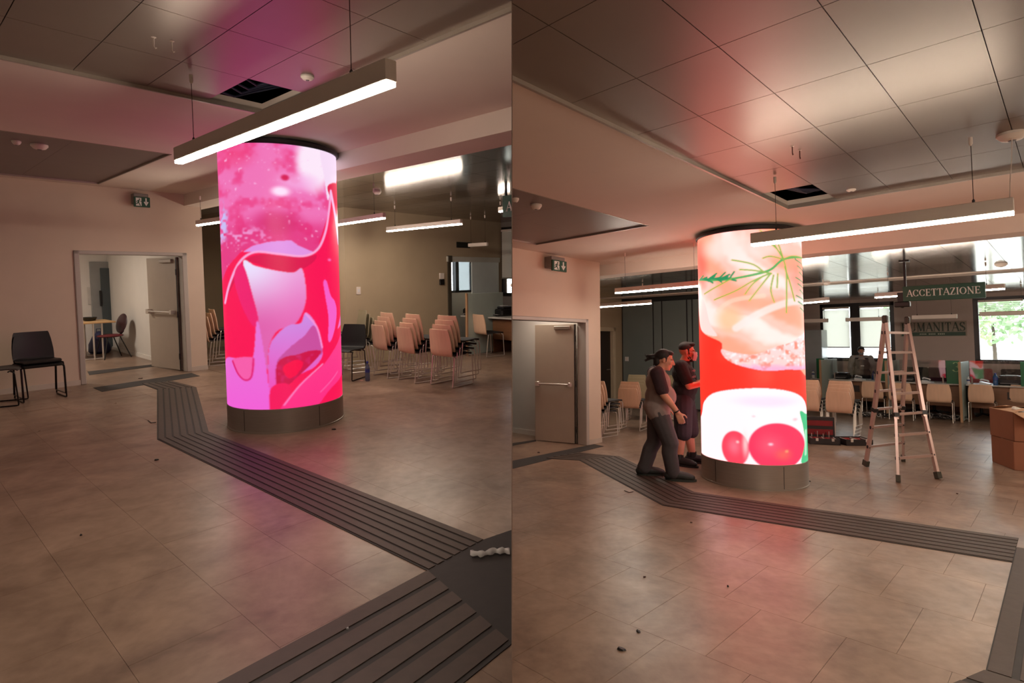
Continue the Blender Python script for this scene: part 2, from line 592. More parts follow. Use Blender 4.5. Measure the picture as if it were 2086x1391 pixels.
TOPL = CL + .5
mb = MB()
mb.box((-3.8, 10.35, -.1), (2.13, 10.5, TOPL)).box((3.53, 10.35, -.1), (3.86, 10.5, TOPL)).box((2.13, 10.35, 1.95), (3.53, 10.5, TOPL))
wl = struct('wall_left', 'L', mb, WALLP)
mb = MB().box((-3.8, 10.332, 0), (2.07, 10.35, .075)).box((3.6, 10.332, 0), (3.86, 10.35, .075))
struct('baseboard_left', 'L', mb, mat('skirting', (196, 184, 170), .5))
mb = MB()
for x0, x1, z0, z1 in ((2.07, 2.14, 0, 2.0), (3.525, 3.6, 0, 2.0), (2.07, 3.6, 1.945, 2.0)):
    mb.bbox((x0, 10.325, z0), (x1, 10.52, z1), .008)
struct('trim_1', 'L', mb, DOORF)

def door_leaf(room, name, hinge, free, h, nm_bar):
    hx, hy = hinge
    dx, dy = free[0] - hx, free[1] - hy
    L = math.hypot(dx, dy)
    a = math.atan2(dy, dx)
    o = MB().bbox((0, -.022, .012), (L, .022, h), .004).build(name, DOORG, None, pose(room, (hx, hy, 0), a))
    o['kind'] = 'structure'
    s = 1                                           # side that shows towards the hall
    for side in (1,):
        mb = MB().tube([(L * .12, .085, 1.0), (L * .9, .085, 1.0)], .016, 10)
        mb.bbox((L * .08, .022, .965), (L * .15, .1, 1.035), .006).bbox((L * .86, .022, .96), (L * .96, .1, 1.04), .006)
        mb.build('panic_bar', CHROME, o, smooth=True)
    for z in (.25, h / 2, h - .25):
        MB().tube([(.0, .028, z - .05), (0, .028, z + .05)], .012, 8).build('hinge', BLACK, o)
    MB().bbox((L * .1, -.0, h - .09), (L * .5, .06, h - .03), .006).build('door_closer', STEEL, o)
    MB().box((0, -.024, .012), (.02, .024, h)).build('hinge_edge', BLACK, o)
    return o
door_leaf('L', 'door_1', (3.51, 10.52), (3.349, 11.457), 1.93, 1)

mb = MB().box((5.6, 8.75, -.1), (8.1, 8.95, TOPL)).box((8.95, 8.75, -.1), (9.9, 8.95, TOPL)).box((8.1, 8.75, 1.88), (8.95, 8.95, TOPL))
struct('wall_back', 'L', mb, BEIGE)
mb = MB().bbox((8.0, 8.71, 1.875), (9.62, 8.76, 1.985), .006)
struct('trim_2', 'L', mb, mat('pale_track', (190, 190, 178), .45))
mb = MB().box((8.02, 8.72, 0), (8.11, 8.76, 1.875)).box((8.02, 8.7, 1.86), (8.12, 8.75, 2.0))
struct('trim_3', 'L', mb, mat('dark_post', (70, 64, 52), .5))
o = MB().bbox((8.7, 8.7, .02), (9.56, 8.735, 1.875), .004).build('door_2', mat('pale_sliding_leaf', (208, 218, 214), .3, var=.03), None, T['L'])
o['kind'] = 'structure'
MB().bbox((8.74, 8.685, .95), (8.77, 8.7, 1.15), .003).build('handle', CHROME, o)
mb = MB().box((5.6, 8.95, -.1), (5.75, 13.5, TOPL))
struct('wall_recess_side', 'L', mb, BEIGE)
mb = MB().box((3.86, 13.5, -.1), (5.75, 13.65, TOPL)).box((3.71, 10.5, -.1), (3.86, 13.65, TOPL))
struct('wall_recess', 'L', mb, mat('olive_wall_paint', (150, 136, 108), .65, var=.04, scale=2.5))
o = MB().box((5.57, 8.99, .02), (5.6, 9.6, 2.42)).build('window_4', mat('grey_green_glazing', (92, 104, 98), .25), None, T['L'])
o['kind'] = 'structure'
for y in (8.99, 9.28, 9.57):
    MB().box((5.555, y, .02), (5.572, y + .035, 2.42)).build('glazing_bar', BLACKF, o)
MB().box((5.55, 9.05, .95), (5.57, 9.11, 1.85)).build('pale_strip', mat('pale_strip', (205, 212, 214), .4), o)

# room behind the hall's double door
mb = MB().box((3.6, 10.5, -.1), (3.7, 15.2, 2.9)).box((.2, 15, -.1), (3.7, 15.2, 2.9)).box((.1, 10.5, -.1), (.25, 15.2, 2.9))
struct('wall_side_room', 'L', mb, WALLW)
mb = MB().box((3.585, 10.6, 0), (3.6, 15, .08)).box((.25, 14.985, 0), (3.6, 15, .08))
struct('baseboard_side_room', 'L', mb, mat('white_skirting', (224, 218, 210), .45))
struct('ceiling_side_room', 'L', MB().box((.1, 10.5, 2.6), (3.7, 15.2, 2.7)), WALLW)
a, b = ax('L', 187, 620, 1, 14.95), ax('L', 232, 620, 1, 14.95)
o = MB().bbox((a.x, 14.93, .02), (b.x, 15.0, ax('L', 190, 533, 1, 14.95).z), .006).build('door_3', mat('grey_door_leaf', (136, 136, 134), .45), None, T['L'])
o['kind'] = 'structure'
MB().bbox((b.x - .23, 14.9, .06), (b.x - .02, 14.935, ax('L', 220, 546, 1, 14.9).z), .004).build('glazed_strip', mat('dark_glazed_strip', (66, 74, 76), .3), o)
MB().bbox((b.x - .27, 14.86, .98), (b.x - .235, 14.9, 1.32), .006).build('handle', BLACK, o)
a, b = ax('L', 178, 585, 1, 14.97), ax('L', 187, 620, 1, 14.97)
tag(MB().bbox((a.x, 14.98, b.z), (b.x, 15, a.z), .003).build('wall_notice', mat('notice_paper', (196, 190, 182), .6), None, T['L']), 'pale grey notice on the bright wall behind the open double door', 'notice')

# little daylit room behind the sliding door, and the window wall
WA, WB, WM = (ax('L', u, 560, 1, 9.62).x for u in (903, 966, 931))
WZ0, WZ1 = ax('L', 931, 596, 1, 9.62).z, ax('L', 931, 490, 1, 9.62).z
struct('wall_daylit_room', 'L', MB().box((7.4, 9.6, -.1), (WA, 9.75, TOPL)).box((WA, 9.6, -.1), (9.9, 9.75, WZ0)).box((WA, 9.6, WZ1), (9.9, 9.75, TOPL)).box((WB, 9.6, 1), (9.9, 9.75, WZ1)).box((7.3, 8.9, -.1), (7.45, 9.75, TOPL)).box((9.78, 8.95, -.1), (9.9, 9.75, TOPL)), WALLW)
def window(room, name, plane_axis, at, a0, a1, z0, z1, bars, depth=.09, fw=.07, sg=1):
    """framed window in a wall plane x=at (axis 0) or y=at (axis 1)"""
    root = bpy.data.objects.new(name, None)
    COL.objects.link(root)
    root.matrix_world = T[room]
    root['kind'] = 'structure'
    def bx(lo, hi):
        (a, d, z), (b, e, zz) = lo, hi
        mb = MB()
        return mb.box((d, a, z), (e, b, zz)) if plane_axis == 0 else mb.box((a, d, z), (b, e, zz))
    def add(nm, mb, m):
        me = mb.mesh(nm, m)
        if clip_side(me, room):
            link(nm, me, root)
    d0, d1 = at, at + depth * sg
    d0, d1 = min(d0, d1), max(d0, d1)
    for lo, hi in (((a0, d0, z0), (a1, d1, z0 + fw)), ((a0, d0, z1 - fw), (a1, d1, z1)), ((a0, d0, z0), (a0 + fw, d1, z1)), ((a1 - fw, d0, z0), (a1, d1, z1))):
        add('frame_bar', bx(lo, hi), BLACKF)
    for c, wdt in bars:
        add('mullion', bx((c - wdt / 2, d0 - .01, z0), (c + wdt / 2, d1, z1)), BLACKF)
    edges = [a0] + [c for c, _ in bars] + [a1]
    for i in range(len(edges) - 1):
        add('pane', bx((edges[i] + .02, (d0 + d1) / 2 - .004, z0 + .02), (edges[i + 1] - .02, (d0 + d1) / 2 + .004, z1 - .02)), GLASS)
    return root
window('L', 'window_1', 1, 9.62, WA, WB, WZ0, WZ1, ((WM, .1),), .1, .05)
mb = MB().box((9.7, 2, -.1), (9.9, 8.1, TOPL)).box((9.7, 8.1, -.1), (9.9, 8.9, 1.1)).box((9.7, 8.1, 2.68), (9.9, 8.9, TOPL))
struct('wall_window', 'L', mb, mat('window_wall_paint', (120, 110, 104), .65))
window('L', 'window_2', 0, 9.72, 8.0, 8.80, 1.1, 2.68, ((8.78, .1),), .1, .08)

def blind(room, x, y0, y1, z0, z1, label, tilt=0.0, pitch=.05):
    """venetian blind: headrail, bottom rail, and slats as one part (each under 4 px in the photo)"""
    me_ok = True
    t = thing('window_blind', room, (x, (y0 + y1) / 2, z0), 0, label, 'blind')
    hw = (y1 - y0) / 2
    inv = T[room].inverted() @ t.matrix_world
    mb = MB()
    n = int((z1 - z0) / pitch)
    for i in range(n):
        z = i * pitch + .01
        c, s = math.cos(tilt), math.sin(tilt)
        w2 = pitch * .56
        mb._add([(-w2 * s, -hw, z - w2 * c), (-w2 * s, hw, z - w2 * c), (w2 * s, hw, z + w2 * c), (w2 * s, -hw, z + w2 * c)], [(0, 1, 2, 3)])
    parts = [('slat_pack', mb, BLIND), ('headrail', MB().box((-.025, -hw, z1 - z0 - .01), (.03, hw, z1 - z0 + .04)), WHITEM), ('bottom_rail', MB().box((-.012, -hw, -.03), (.014, hw, 0)), mat('blind_rail', (120, 116, 104), .5))]
    for nm, m_, mt in parts:
        me = m_.mesh(nm, mt)
        me.transform(inv)
        ok = clip_side(me, room)
        me.transform(inv.inverted())
        if ok:
            o = link(nm, me, t)
            if nm == 'slat_pack':
                o['kind'] = 'stuff'
    return t
blind('L', 9.66, 8.1, 8.69, 1.53, 2.58, 'cream blind lowered in the window beside the dark green hanging sign stub', .12)
mb = MB().box((-3.8, -6, -.1), (-3.6, 10.5, TOPL))
struct('wall_rear', 'L', mb, WALLP)

# ---- east hall (right half)
floorR = rects('R', 'floor', GROUT, [(-3.4, 18.1, -4, 11)], -.2, -.003)
cells = grid(-3.2, 15.7, -3.9, 5.88, .757, .483, 2.97, .525, 'x') + grid(8.06, 13.5, 5.88, 9.1, .757, .483, 2.97, .525, 'x')
print('tiles R', lay('R', floorR, 'tile', TILE, cells, -.012, 0, .0011))
rects('R', 'far_floor', TILE, [(15.7, 18, -4, 9), (5.88, 8.06, 5.88, 10.5), (13.5, 15.7, 5, 9)], -.012, 0, floorR)
ceilR = rects('R', 'ceiling', GAP, [(-3.4, 18.1, -4, 11)], CR + .5, CR + .6)
rects('R', 'plaster_field', PLASTER, [(-3.4, 8.3, 2.11, 3.62), (6.23, 8.3, -4, 2.11), (-3.4, 8.3, 5.46, 6.1), (5.95, 8.3, 3.62, 5.46)], CR, CR + .08, ceilR)
rects('R', 'dropped_border', PLASTER, [(8.3, 8.68, -4, 9.2)], CR2, CR + .1, ceilR)
rects('R', 'ceiling_band', PLASTER, [(12.5, 12.95, -4, 9.2)], CR2, CR2 + .1, ceilR)
cells = [c for c in grid(-3.2, 6.23, -3.9, 2.11, .7245, .464, 6.23, 2.11) if not (c[0] > 5.4 and c[2] > 1.5)]
lay('R', ceilR, 'ceiling_panel', METALP, cells, CR + .014, CR + .03, .0022)
lay('R', ceilR, 'ceiling_panel', METALV, grid(-3.2, 5.95, 3.62, 5.46, .7245 * 2, .464 * 2, 5.95, 3.62), CR + .014, CR + .03, .001)
lay('R', ceilR, 'ceiling_panel', METALB, grid(8.68, 12.5, -3.9, 9.1, .7245, .464, 8.68, 2.11) + grid(12.95, 17.85, -3.9, 9.1, .7245, .464, 12.95, 2.11), CR2 + .012, CR2 + .03, .0025, 300)
mb = MB().box((-3, 2.1, CR - .012), (6.24, 2.12, CR + .03)).box((6.222, -4, CR - .012), (6.24, 2.11, CR + .03))
struct('edge_trim', 'R', mb, TRIM, ceilR)
mb = MB().box((-3, 5.45, CR - .006), (5.96, 5.465, CR + .03)).box((5.945, 3.62, CR - .006), (5.96, 5.465, CR + .03)).box((-3, 3.615, CR - .003), (5.96, 3.625, CR + .03))
struct('edge_trim', 'R', mb, TRIM, ceilR)
mb = MB().box((5.55, 1.75, CR + .18), (5.75, 1.95, CR + .3)).box((5.9, 1.7, CR + .2), (6.15, 1.85, CR + .32))
struct('junction_box', 'R', mb, mat('grey_box', (120, 116, 112), .6), ceilR)
mb = MB()
for i in range(4):
    mb.tube([(5.55 + .1 * i, 2.2, CR + .3), (5.6 + .1 * i, 2.0, CR + .12), (5.8 + .07 * i, 1.85, CR + .07), (6.1, 1.7 + .04 * i, CR + .1), (6.4, 1.6, CR + .2)], .008, 6)
struct('cable', 'R', mb, MATS['blue_cable'], ceilR)

TOPR = CR + .5
mb = MB().box((5, 5.88, 2.05), (7.63, 6.03, TOPR)).box((7.63, 5.88, -.1), (8.06, 6.03, TOPR))
struct('wall_left', 'R', mb, WALLP)
mb = MB().box((7.70, 5.862, 0), (8.06, 5.88, .08))
struct('baseboard_left', 'R', mb, mat('skirting', (196, 184, 170)))
mb = MB().bbox((7.62, 5.855, 0), (7.70, 6.05, 2.11), .008).bbox((5.4, 5.855, 2.05), (7.70, 6.05, 2.11), .008)
struct('trim_4', 'R', mb, DOORF)
door_leaf('R', 'door_4', (7.6, 6.06), (7.39, 6.80), 2.03, 1)
struct('wall_side_room', 'R', MB().box((7.76, 6.03, -.1), (7.9, 10.2, 3.1)).box((5.5, 9.9, -.1), (7.9, 10.05, 3.1)), WALLW)
struct('baseboard_side_room', 'R', MB().box((7.745, 6.1, 0), (7.76, 9.9, .09)), MATS['white_skirting'])
struct('ceiling_side_room', 'R', MB().box((5, 6.03, 2.75), (7.9, 10.2, 2.85)), WALLW)
xa, xb = ax('R', 1222, 700, 1, 9.1).x, ax('R', 1249, 700, 1, 9.1).x
dz = ax('R', 1240, 674, 1, 9.1).z
mb = MB().box((7.9, 9.1, -.1), (xa - .6, 9.25, TOPR)).box((xb, 9.1, -.1), (13.6, 9.25, TOPR)).box((xa - .6, 9.1, dz), (xb, 9.25, TOPR)).box((7.9, 6.03, -.1), (8.06, 9.25, TOPR))
struct('wall_recess', 'R', mb, BEIGE)
struct('trim_5', 'R', MB().bbox((xb - .02, 9.07, 0), (xb + .09, 9.2, dz + .1), .008).bbox((xa - .7, 9.07, dz - .01), (xb + .09, 9.2, dz + .1), .008), mat('pale_door_frame', (200, 184, 156), .5))
o = MB().bbox((xa - .6, 9.18, .01), (xb - .02, 9.23, dz), .004).build('door_5', mat('dark_brown_door', (40, 30, 24), .5), None, T['R'])
o['kind'] = 'structure'
MB().tube([(xb - .12, 9.12, 1.0), (xb - .28, 9.12, 1.0)], .011, 8).build('handle', STEEL, o)
pw = MB().box((13.5, 5.0, -.1), (13.6, 9.25, TOPR))
pw = struct('wall_panelled', 'R', pw, mat('dark_joint', (28, 32, 32), .5))
ys = [ax('R', u, 700, 0, 13.48).y for u in (1268, 1331, 1349, 1400, 1411, 1470, 1550)]
for i in range(len(ys) - 1):
    MB().bbox((13.475, ys[i + 1] + .02, .05), (13.5, ys[i] - .02, 2.84), .004).build('wall_panel', GREYW, pw)
struct('wall_inner', 'R', MB().box((13.6, 6.2, -.1), (18, 6.4, TOPR)), BEIGE)
# window wall
mb = MB()
mb.box((17.85, -4, -.1), (18.05, 9.2, 1.22)).box((17.85, -4, 2.84), (18.05, 9.2, TOPR)).box((17.85, 5.24, 1.2), (18.05, 9.2, 2.86)).box((17.85, 1.79, 1.2), (18.05, 3.43, 2.86)).box((17.85, -4, 1.2), (18.05, -1.2, 2.86))
struct('wall_window', 'R', mb, mat('mauve_wall_paint', (186, 168, 158), .65, var=.03))
window('R', 'window_3', 0, 17.86, 3.43, 5.24, 1.22, 2.84, ((4.35, .24),), .12, .1)
window('R', 'window_5', 0, 17.86, -1.2, 1.79, 1.22, 2.84, ((.72, .24),), .12, .1)
blind('R', 17.8, 3.52, 4.22, 1.62, 2.70, 'cream blind in the window behind the ladder top, right of the black mullion', .1)
blind('R', 17.8, 4.48, 5.15, 1.62, 2.70, 'cream blind in the window half nearest the red and white lit column', .1)
blind('R', 17.8, .86, 1.68, 2.42, 2.72, 'raised blind slats at the top of the window with trees outside', 1.2, .04)
struct('wall_rear', 'R', MB().box((-3.4, -4, -.1), (-3.2, 3, TOPR)), WALLP)
struct('wall_right', 'R', MB().box((-3.4, -4.1, -.1), (18.05, -3.9, TOPR)), WALLP)

# ---- tactile guiding strips and dark thresholds
def strip(room, quad, nribs, label, name='tactile_strip', m=RUBBER, h=.004):
    """quad: four plan points, edges 0-1 and 3-2 run along the strip"""
    q = [Vector((p[0], p[1], 0)) for p in quad]
    mb = MB().prism([(p.x, p.y) for p in q], 0, h)
    me = mb.mesh(name, m)
    if not clip_side(me, room):
        return
    o = link(name, me, None, T[room])
    tag(o, label, 'floor strip')
    for i in range(nribs):
        a, b = (i + .06) / nribs, (i + .80) / nribs
        mb = MB().prism([tuple(q[0].lerp(q[3], a).xy), tuple(q[1].lerp(q[2], a).xy), tuple(q[1].lerp(q[2], b).xy), tuple(q[0].lerp(q[3], b).xy)], h, h + .004)
        me = mb.mesh('rib', RIB)
        if clip_side(me, room) and len(me.polygons):
            link('rib', me, o)
    return o
def P(room, *uv):
    return [fl(room, u, v) for u, v in uv]
strip('L', P('L', (425, 880), (985, 1100), (870, 1163), (320, 895)), 7, 'long ribbed dark strip running past the pink column base')
strip('L', P('L', (400, 789), (425, 880), (320, 895), (320, 794)), 7, 'ribbed dark strip bending from the pink column towards the open door')
strip('L', P('L', (352, 777), (400, 789), (320, 794), (287, 782)), 5, 'short ribbed strip piece at the doorway threshold, pink column side')
a, b, c, d = P('L', (870, 1163), (445, 1391), (1043, 1312), (970, 1391))
e1 = (b - a).normalized()
e2 = fl('L', 1043, 1083) 
strip('L', P('L', (870, 1163), (985, 1100), (1043, 1080), (1043, 1312)), 0, 'plain dark junction plate where the ribbed strips meet')
strip('L', [a, b + e1 * 2.2, d + e1 * 2.4, c], 6, 'broad ribbed dark strip crossing the nearest floor corner')
strip('L', P('L', (190, 790), (390, 760), (407, 766), (208, 798)), 0, 'plain dark threshold strip before the double door, left of the pink column', 'threshold_strip', MATD)
strip('L', P('L', (178, 757), (316, 742), (317, 746), (182, 764)), 0, 'narrow dark threshold strip inside the room behind the double door', 'threshold_strip', MATD)
strip('R', P('R', (1415, 1003), (2075, 1097), (2062, 1146), (1350, 1030)), 7, 'long ribbed dark strip running right from the column towards the boxes')
strip('R', P('R', (1262, 930), (1415, 1003), (1350, 1030), (1180, 938)), 7, 'ribbed dark strip under the feet of the man in grey')
strip('R', P('R', (1180, 922), (1262, 930), (1180, 938), (1110, 934)), 5, 'short ribbed strip piece near the grey door leaf')
strip('R', P('R', (1043, 939), (1210, 905), (1230, 909), (1043, 955)), 0, 'plain dark threshold strip across the doorway beside the grey door leaf', 'threshold_strip', MATD)
strip('R', P('R', (1043, 903), (1092, 896), (1092, 899), (1043, 908)), 0, 'narrow dark strip on the floor inside the doorway', 'threshold_strip', MATD)
q = P('R', (2075, 1097), (2062, 1146), (2008, 1366))
q2 = q[1] + (q[1] - q[2]).normalized() * .5
perp = Vector((.0, -1, 0))
strip('R', [q[2], q[1] + (q[1] - q[2]).normalized() * .45, q[1] + (q[1] - q[2]).normalized() * .45 + perp * .75, q[2] + perp * .75], 6, 'ribbed dark strip leaving the frame at the right edge')
strip('R', [q[2] + perp * .0, q[2] + perp * .75, q[2] + Vector((-1.2, -.35, 0)), q[2] + Vector((-1.2, .45, 0))], 6, 'ribbed dark strip in the bottom right corner of the floor')

# ------------------------------------------------------------------ LED columns
def smooth(x, a, b):
    t = np.clip((x - a) / (b - a), 0, 1)
    return t * t * (3 - 2 * t)

def inside(U, V, poly):
    m = np.zeros(U.shape, bool)
    n = len(poly)
    for i in range(n):
        x0, y0 = poly[i]
        x1, y1 = poly[(i + 1) % n]
        if y0 == y1:
            continue
        c = ((y0 > V) != (y1 > V)) & (U < (x1 - x0) * (V - y0) / (y1 - y0) + x0)
        m ^= c
    return m.astype(float)

def curve(pts, n=8, closed=True):
    """Catmull-Rom through pts"""
    P_ = [np.array(p, float) for p in pts]
    m = len(P_)
    out = []
    for i in range(m if closed else m - 1):
        a = P_[(i - 1) % m] if closed or i else P_[0]
        b, c = P_[i], P_[(i + 1) % m]
        d = P_[(i + 2) % m] if closed or i + 2 < m else c
        for k in range(n):
            t = k / n
            out.append(tuple(.5 * (2 * b + (c - a) * t + (2 * a - 5 * b + 4 * c - d) * t * t + (3 * b - a - 3 * c + d) * t ** 3)))
    if not closed:
        out.append(tuple(P_[-1]))
    return out

def dline(U, V, pts):
    d = np.full(U.shape, 1e9)
    for (x0, y0), (x1, y1) in zip(pts[:-1], pts[1:]):
        dx, dy = x1 - x0, y1 - y0
        t = np.clip(((U - x0) * dx + (V - y0) * dy) / (dx * dx + dy * dy + 1e-9), 0, 1)
        d = np.minimum(d, np.hypot(U - x0 - t * dx, V - y0 - t * dy))
    return d

def noise2(U, V, sc, seed):
    rs = np.random.RandomState(seed)
    g = rs.rand(64, 64)
    x, y = U / sc + 100, V / sc + 100
    i, j = np.floor(x).astype(int), np.floor(y).astype(int)
    fx, fy = x - i, y - j
    fx, fy = fx * fx * (3 - 2 * fx), fy * fy * (3 - 2 * fy)
    G = lambda a, b: g[a % 64, b % 64]
    return (G(i, j) * (1 - fx) + G(i + 1, j) * fx) * (1 - fy) + (G(i, j + 1) * (1 - fx) + G(i + 1, j + 1) * fx) * fy

class Paint:
    def __init__(s, U, V, base):
        s.U, s.V = U, V
        s.c = np.zeros(U.shape + (3,)) + np.array(base, float)
    def lay(s, m, col):
        col = np.array(col, float)
        s.c += (col - s.c) * m[..., None]
    def poly(s, pts, col, curved=True, grain=0, seed=1, sc=6):
        m = inside(s.U, s.V, curve(pts) if curved else pts)
        if grain:
            m = m * np.clip(1 - grain + 2 * grain * noise2(s.U, s.V, sc, seed), 0, 1)
        s.lay(m, col)
    def blob(s, x, y, rx, ry, col, k=1.0, soft=1.0):
        d = np.hypot((s.U - x) / rx, (s.V - y) / ry)
        s.lay((1 - smooth(d, 1 - soft, 1)) * k, col)
    def line(s, pts, w, col, k=1.0, curved=True):
        d = dline(s.U, s.V, curve(pts, 6, False) if curved and len(pts) > 2 else pts)
        s.lay((1 - smooth(d, w * .6, w * 1.3)) * k, col)
    def grad(s, pts, c0, c1, v0, v1):
        m = inside(s.U, s.V, curve(pts))
        t = np.clip((s.V - v0) / (v1 - v0), 0, 1)[..., None]
        col = np.array(c0, float) * (1 - t) + np.array(c1, float) * t
        s.c += (col - s.c) * m[..., None]

def paint_pink(U, V):
    p = Paint(U, V, (250, 14, 84))
    n = noise2
    # big crusted shape filling the top
    p.poly([(430, 262), (560, 262), (660, 262), (672, 330), (668, 400), (650, 460), (636, 492), (590, 478), (545, 474), (500, 490), (470, 520), (430, 560)], (240, 116, 184))
    top = inside(U, V, curve([(430, 262), (560, 262), (660, 262), (672, 330), (668, 400), (650, 460), (636, 492), (590, 478), (545, 474), (500, 490), (470, 520), (430, 560)]))
    p.lay(top * smooth(n(U, V, 26, 3) * .75 + n(U, V, 7, 4) * .25, .5, .8) * .6, (234, 44, 116))
    p.lay(top * smooth(V + 14 * n(U, V, 20, 9), 412, 470) * .75, (226, 40, 116))
    p.blob(490, 290, 55, 45, (240, 60, 120), .7)
    p.lay(top * (1 - smooth(np.hypot((U - 640) / 46, (V - 300) / 80), .5, 1)), (252, 232, 250))
    p.lay(top * (1 - smooth(np.hypot((U - 573) / 26, (V - 367) / 15), .3, 1)), (255, 225, 250))
    p.lay(top * (1 - smooth(np.hypot((U - 610) / 60, (V - 345) / 30), .2, 1)) * .7, (246, 180, 232))
    p.lay(top * (1 - smooth(np.hypot((U - 582) / 11, (V - 338) / 9), .4, 1)), (214, 14, 84))
    p.lay(top * (1 - smooth(np.hypot((U - 565) / 70, (V - 432) / 40), .2, 1)) * .8, (214, 34, 108))
    p.lay(top * smooth(n(U, V, 4, 11), .9, .98), (252, 190, 235))
    p.lay((1 - smooth(np.hypot((U - 452) / 26, (V - 430) / 60), .4, 1)) * smooth(n(U, V, 6, 5), .45, .7), (200, 190, 245))
    p.lay((1 - smooth(np.hypot((U - 500) / 90, (V - 462) / 30), .2, 1)) * smooth(n(U, V, 5, 6), .55, .75) * .8, (240, 170, 225))
    # white ribbon on the right of it
    p.poly([(655, 262), (694, 262), (694, 300), (690, 330), (676, 352), (668, 375), (662, 330)], (246, 220, 246))
    p.poly([(668, 345), (690, 330), (694, 345), (694, 410), (684, 400), (676, 375)], (230, 12, 76))
    # lilac band with ragged upper edge, red lip under it, bright seam
    p.poly([(498, 494), (516, 482), (545, 474), (562, 472), (590, 470), (602, 480), (624, 490), (636, 494), (610, 502), (565, 500), (530, 496)], (226, 148, 228), False)
    p.poly([(462, 590), (478, 545), (500, 512), (530, 500), (565, 502), (610, 506), (640, 500), (628, 520), (590, 538), (548, 530), (505, 516), (484, 548)], (222, 16, 78))
    p.line([(676, 352), (670, 400), (660, 450), (642, 488), (612, 503), (565, 499), (520, 495), (490, 516), (468, 562), (456, 604)], 2.4, (250, 170, 220))
    p.line([(676, 356), (684, 400), (690, 440), (693, 470)], 3, (246, 190, 230))
    # translucent bright petal down the middle
    pet = [(497, 516), (520, 524), (548, 532), (590, 539), (610, 532), (616, 590), (606, 628), (590, 650), (556, 664), (540, 700), (536, 746), (528, 690), (512, 600)]
    m = inside(U, V, curve(pet))
    t = smooth(V, 515, 660)[..., None]
    s_ = smooth(U, 505, 610)[..., None]
    col = (np.array((236, 226, 255.)) * (1 - t) + np.array((224, 96, 172.)) * t) * (1 - .55 * s_) + np.array((236, 110, 190.)) * .55 * s_
    p.c += (col - p.c) * m[..., None]
    p.poly([(478, 545), (496, 520), (514, 590), (522, 640), (510, 650), (488, 600)], (240, 30, 110))
    # left lower lilac petals with the round outline
    p.grad([(450, 736), (478, 722), (508, 722), (520, 640), (532, 720), (536, 770), (540, 840), (450, 840)], (228, 120, 214), (242, 96, 214), 640, 830)
    p.poly([(468, 726), (508, 719), (511, 742), (504, 762), (490, 768), (476, 752)], (246, 92, 170))
    p.line([(468, 730), (478, 756), (492, 769), (505, 760), (510, 722)], 1.8, (226, 20, 110))
    # the cupped petal lower middle
    p.grad([(540, 800), (540, 706), (556, 672), (580, 652), (604, 648), (614, 626), (632, 648), (644, 690), (646, 724), (628, 748), (600, 760), (560, 790)], (206, 138, 226), (240, 80, 186), 640, 790)
    p.poly([(556, 726), (580, 700), (610, 676), (630, 655), (642, 690), (644, 722), (610, 716), (575, 722), (560, 736)], (202, 78, 158))
    p.poly([(554, 736), (570, 720), (596, 716), (622, 710), (644, 716), (620, 742), (596, 764), (570, 784), (552, 780)], (206, 12, 72), grain=.25, seed=8)
    p.poly([(566, 742), (590, 728), (606, 736), (594, 758), (576, 766)], (250, 0, 72))
    p.line([(614, 628), (636, 660), (646, 706)], 1.8, (248, 150, 220))
    p.poly([(540, 790), (560, 776), (580, 786), (572, 830), (540, 838)], (246, 20, 92))
    # pale drop on the right, hot pink sweep at the bottom right
    p.poly([(653, 560), (660, 558), (668, 590), (678, 606), (682, 630), (676, 668), (666, 694), (660, 690), (662, 640), (656, 590)], (246, 96, 200))
    p.blob(668, 510, 7, 5, (246, 130, 200), 1)
    p.poly([(694, 660), (694, 640), (686, 660), (684, 670)], (246, 110, 200))
    p.grad([(560, 842), (572, 812), (606, 778), (650, 744), (680, 706), (698, 680), (698, 770), (660, 806), (620, 842)], (252, 62, 140), (255, 44, 132), 690, 830)
    p.line([(566, 824), (600, 782), (646, 744)], 1.6, (252, 130, 196))
    p.line([(640, 806), (664, 786), (680, 770)], 1.4, (252, 110, 180), .7)
    return p.c

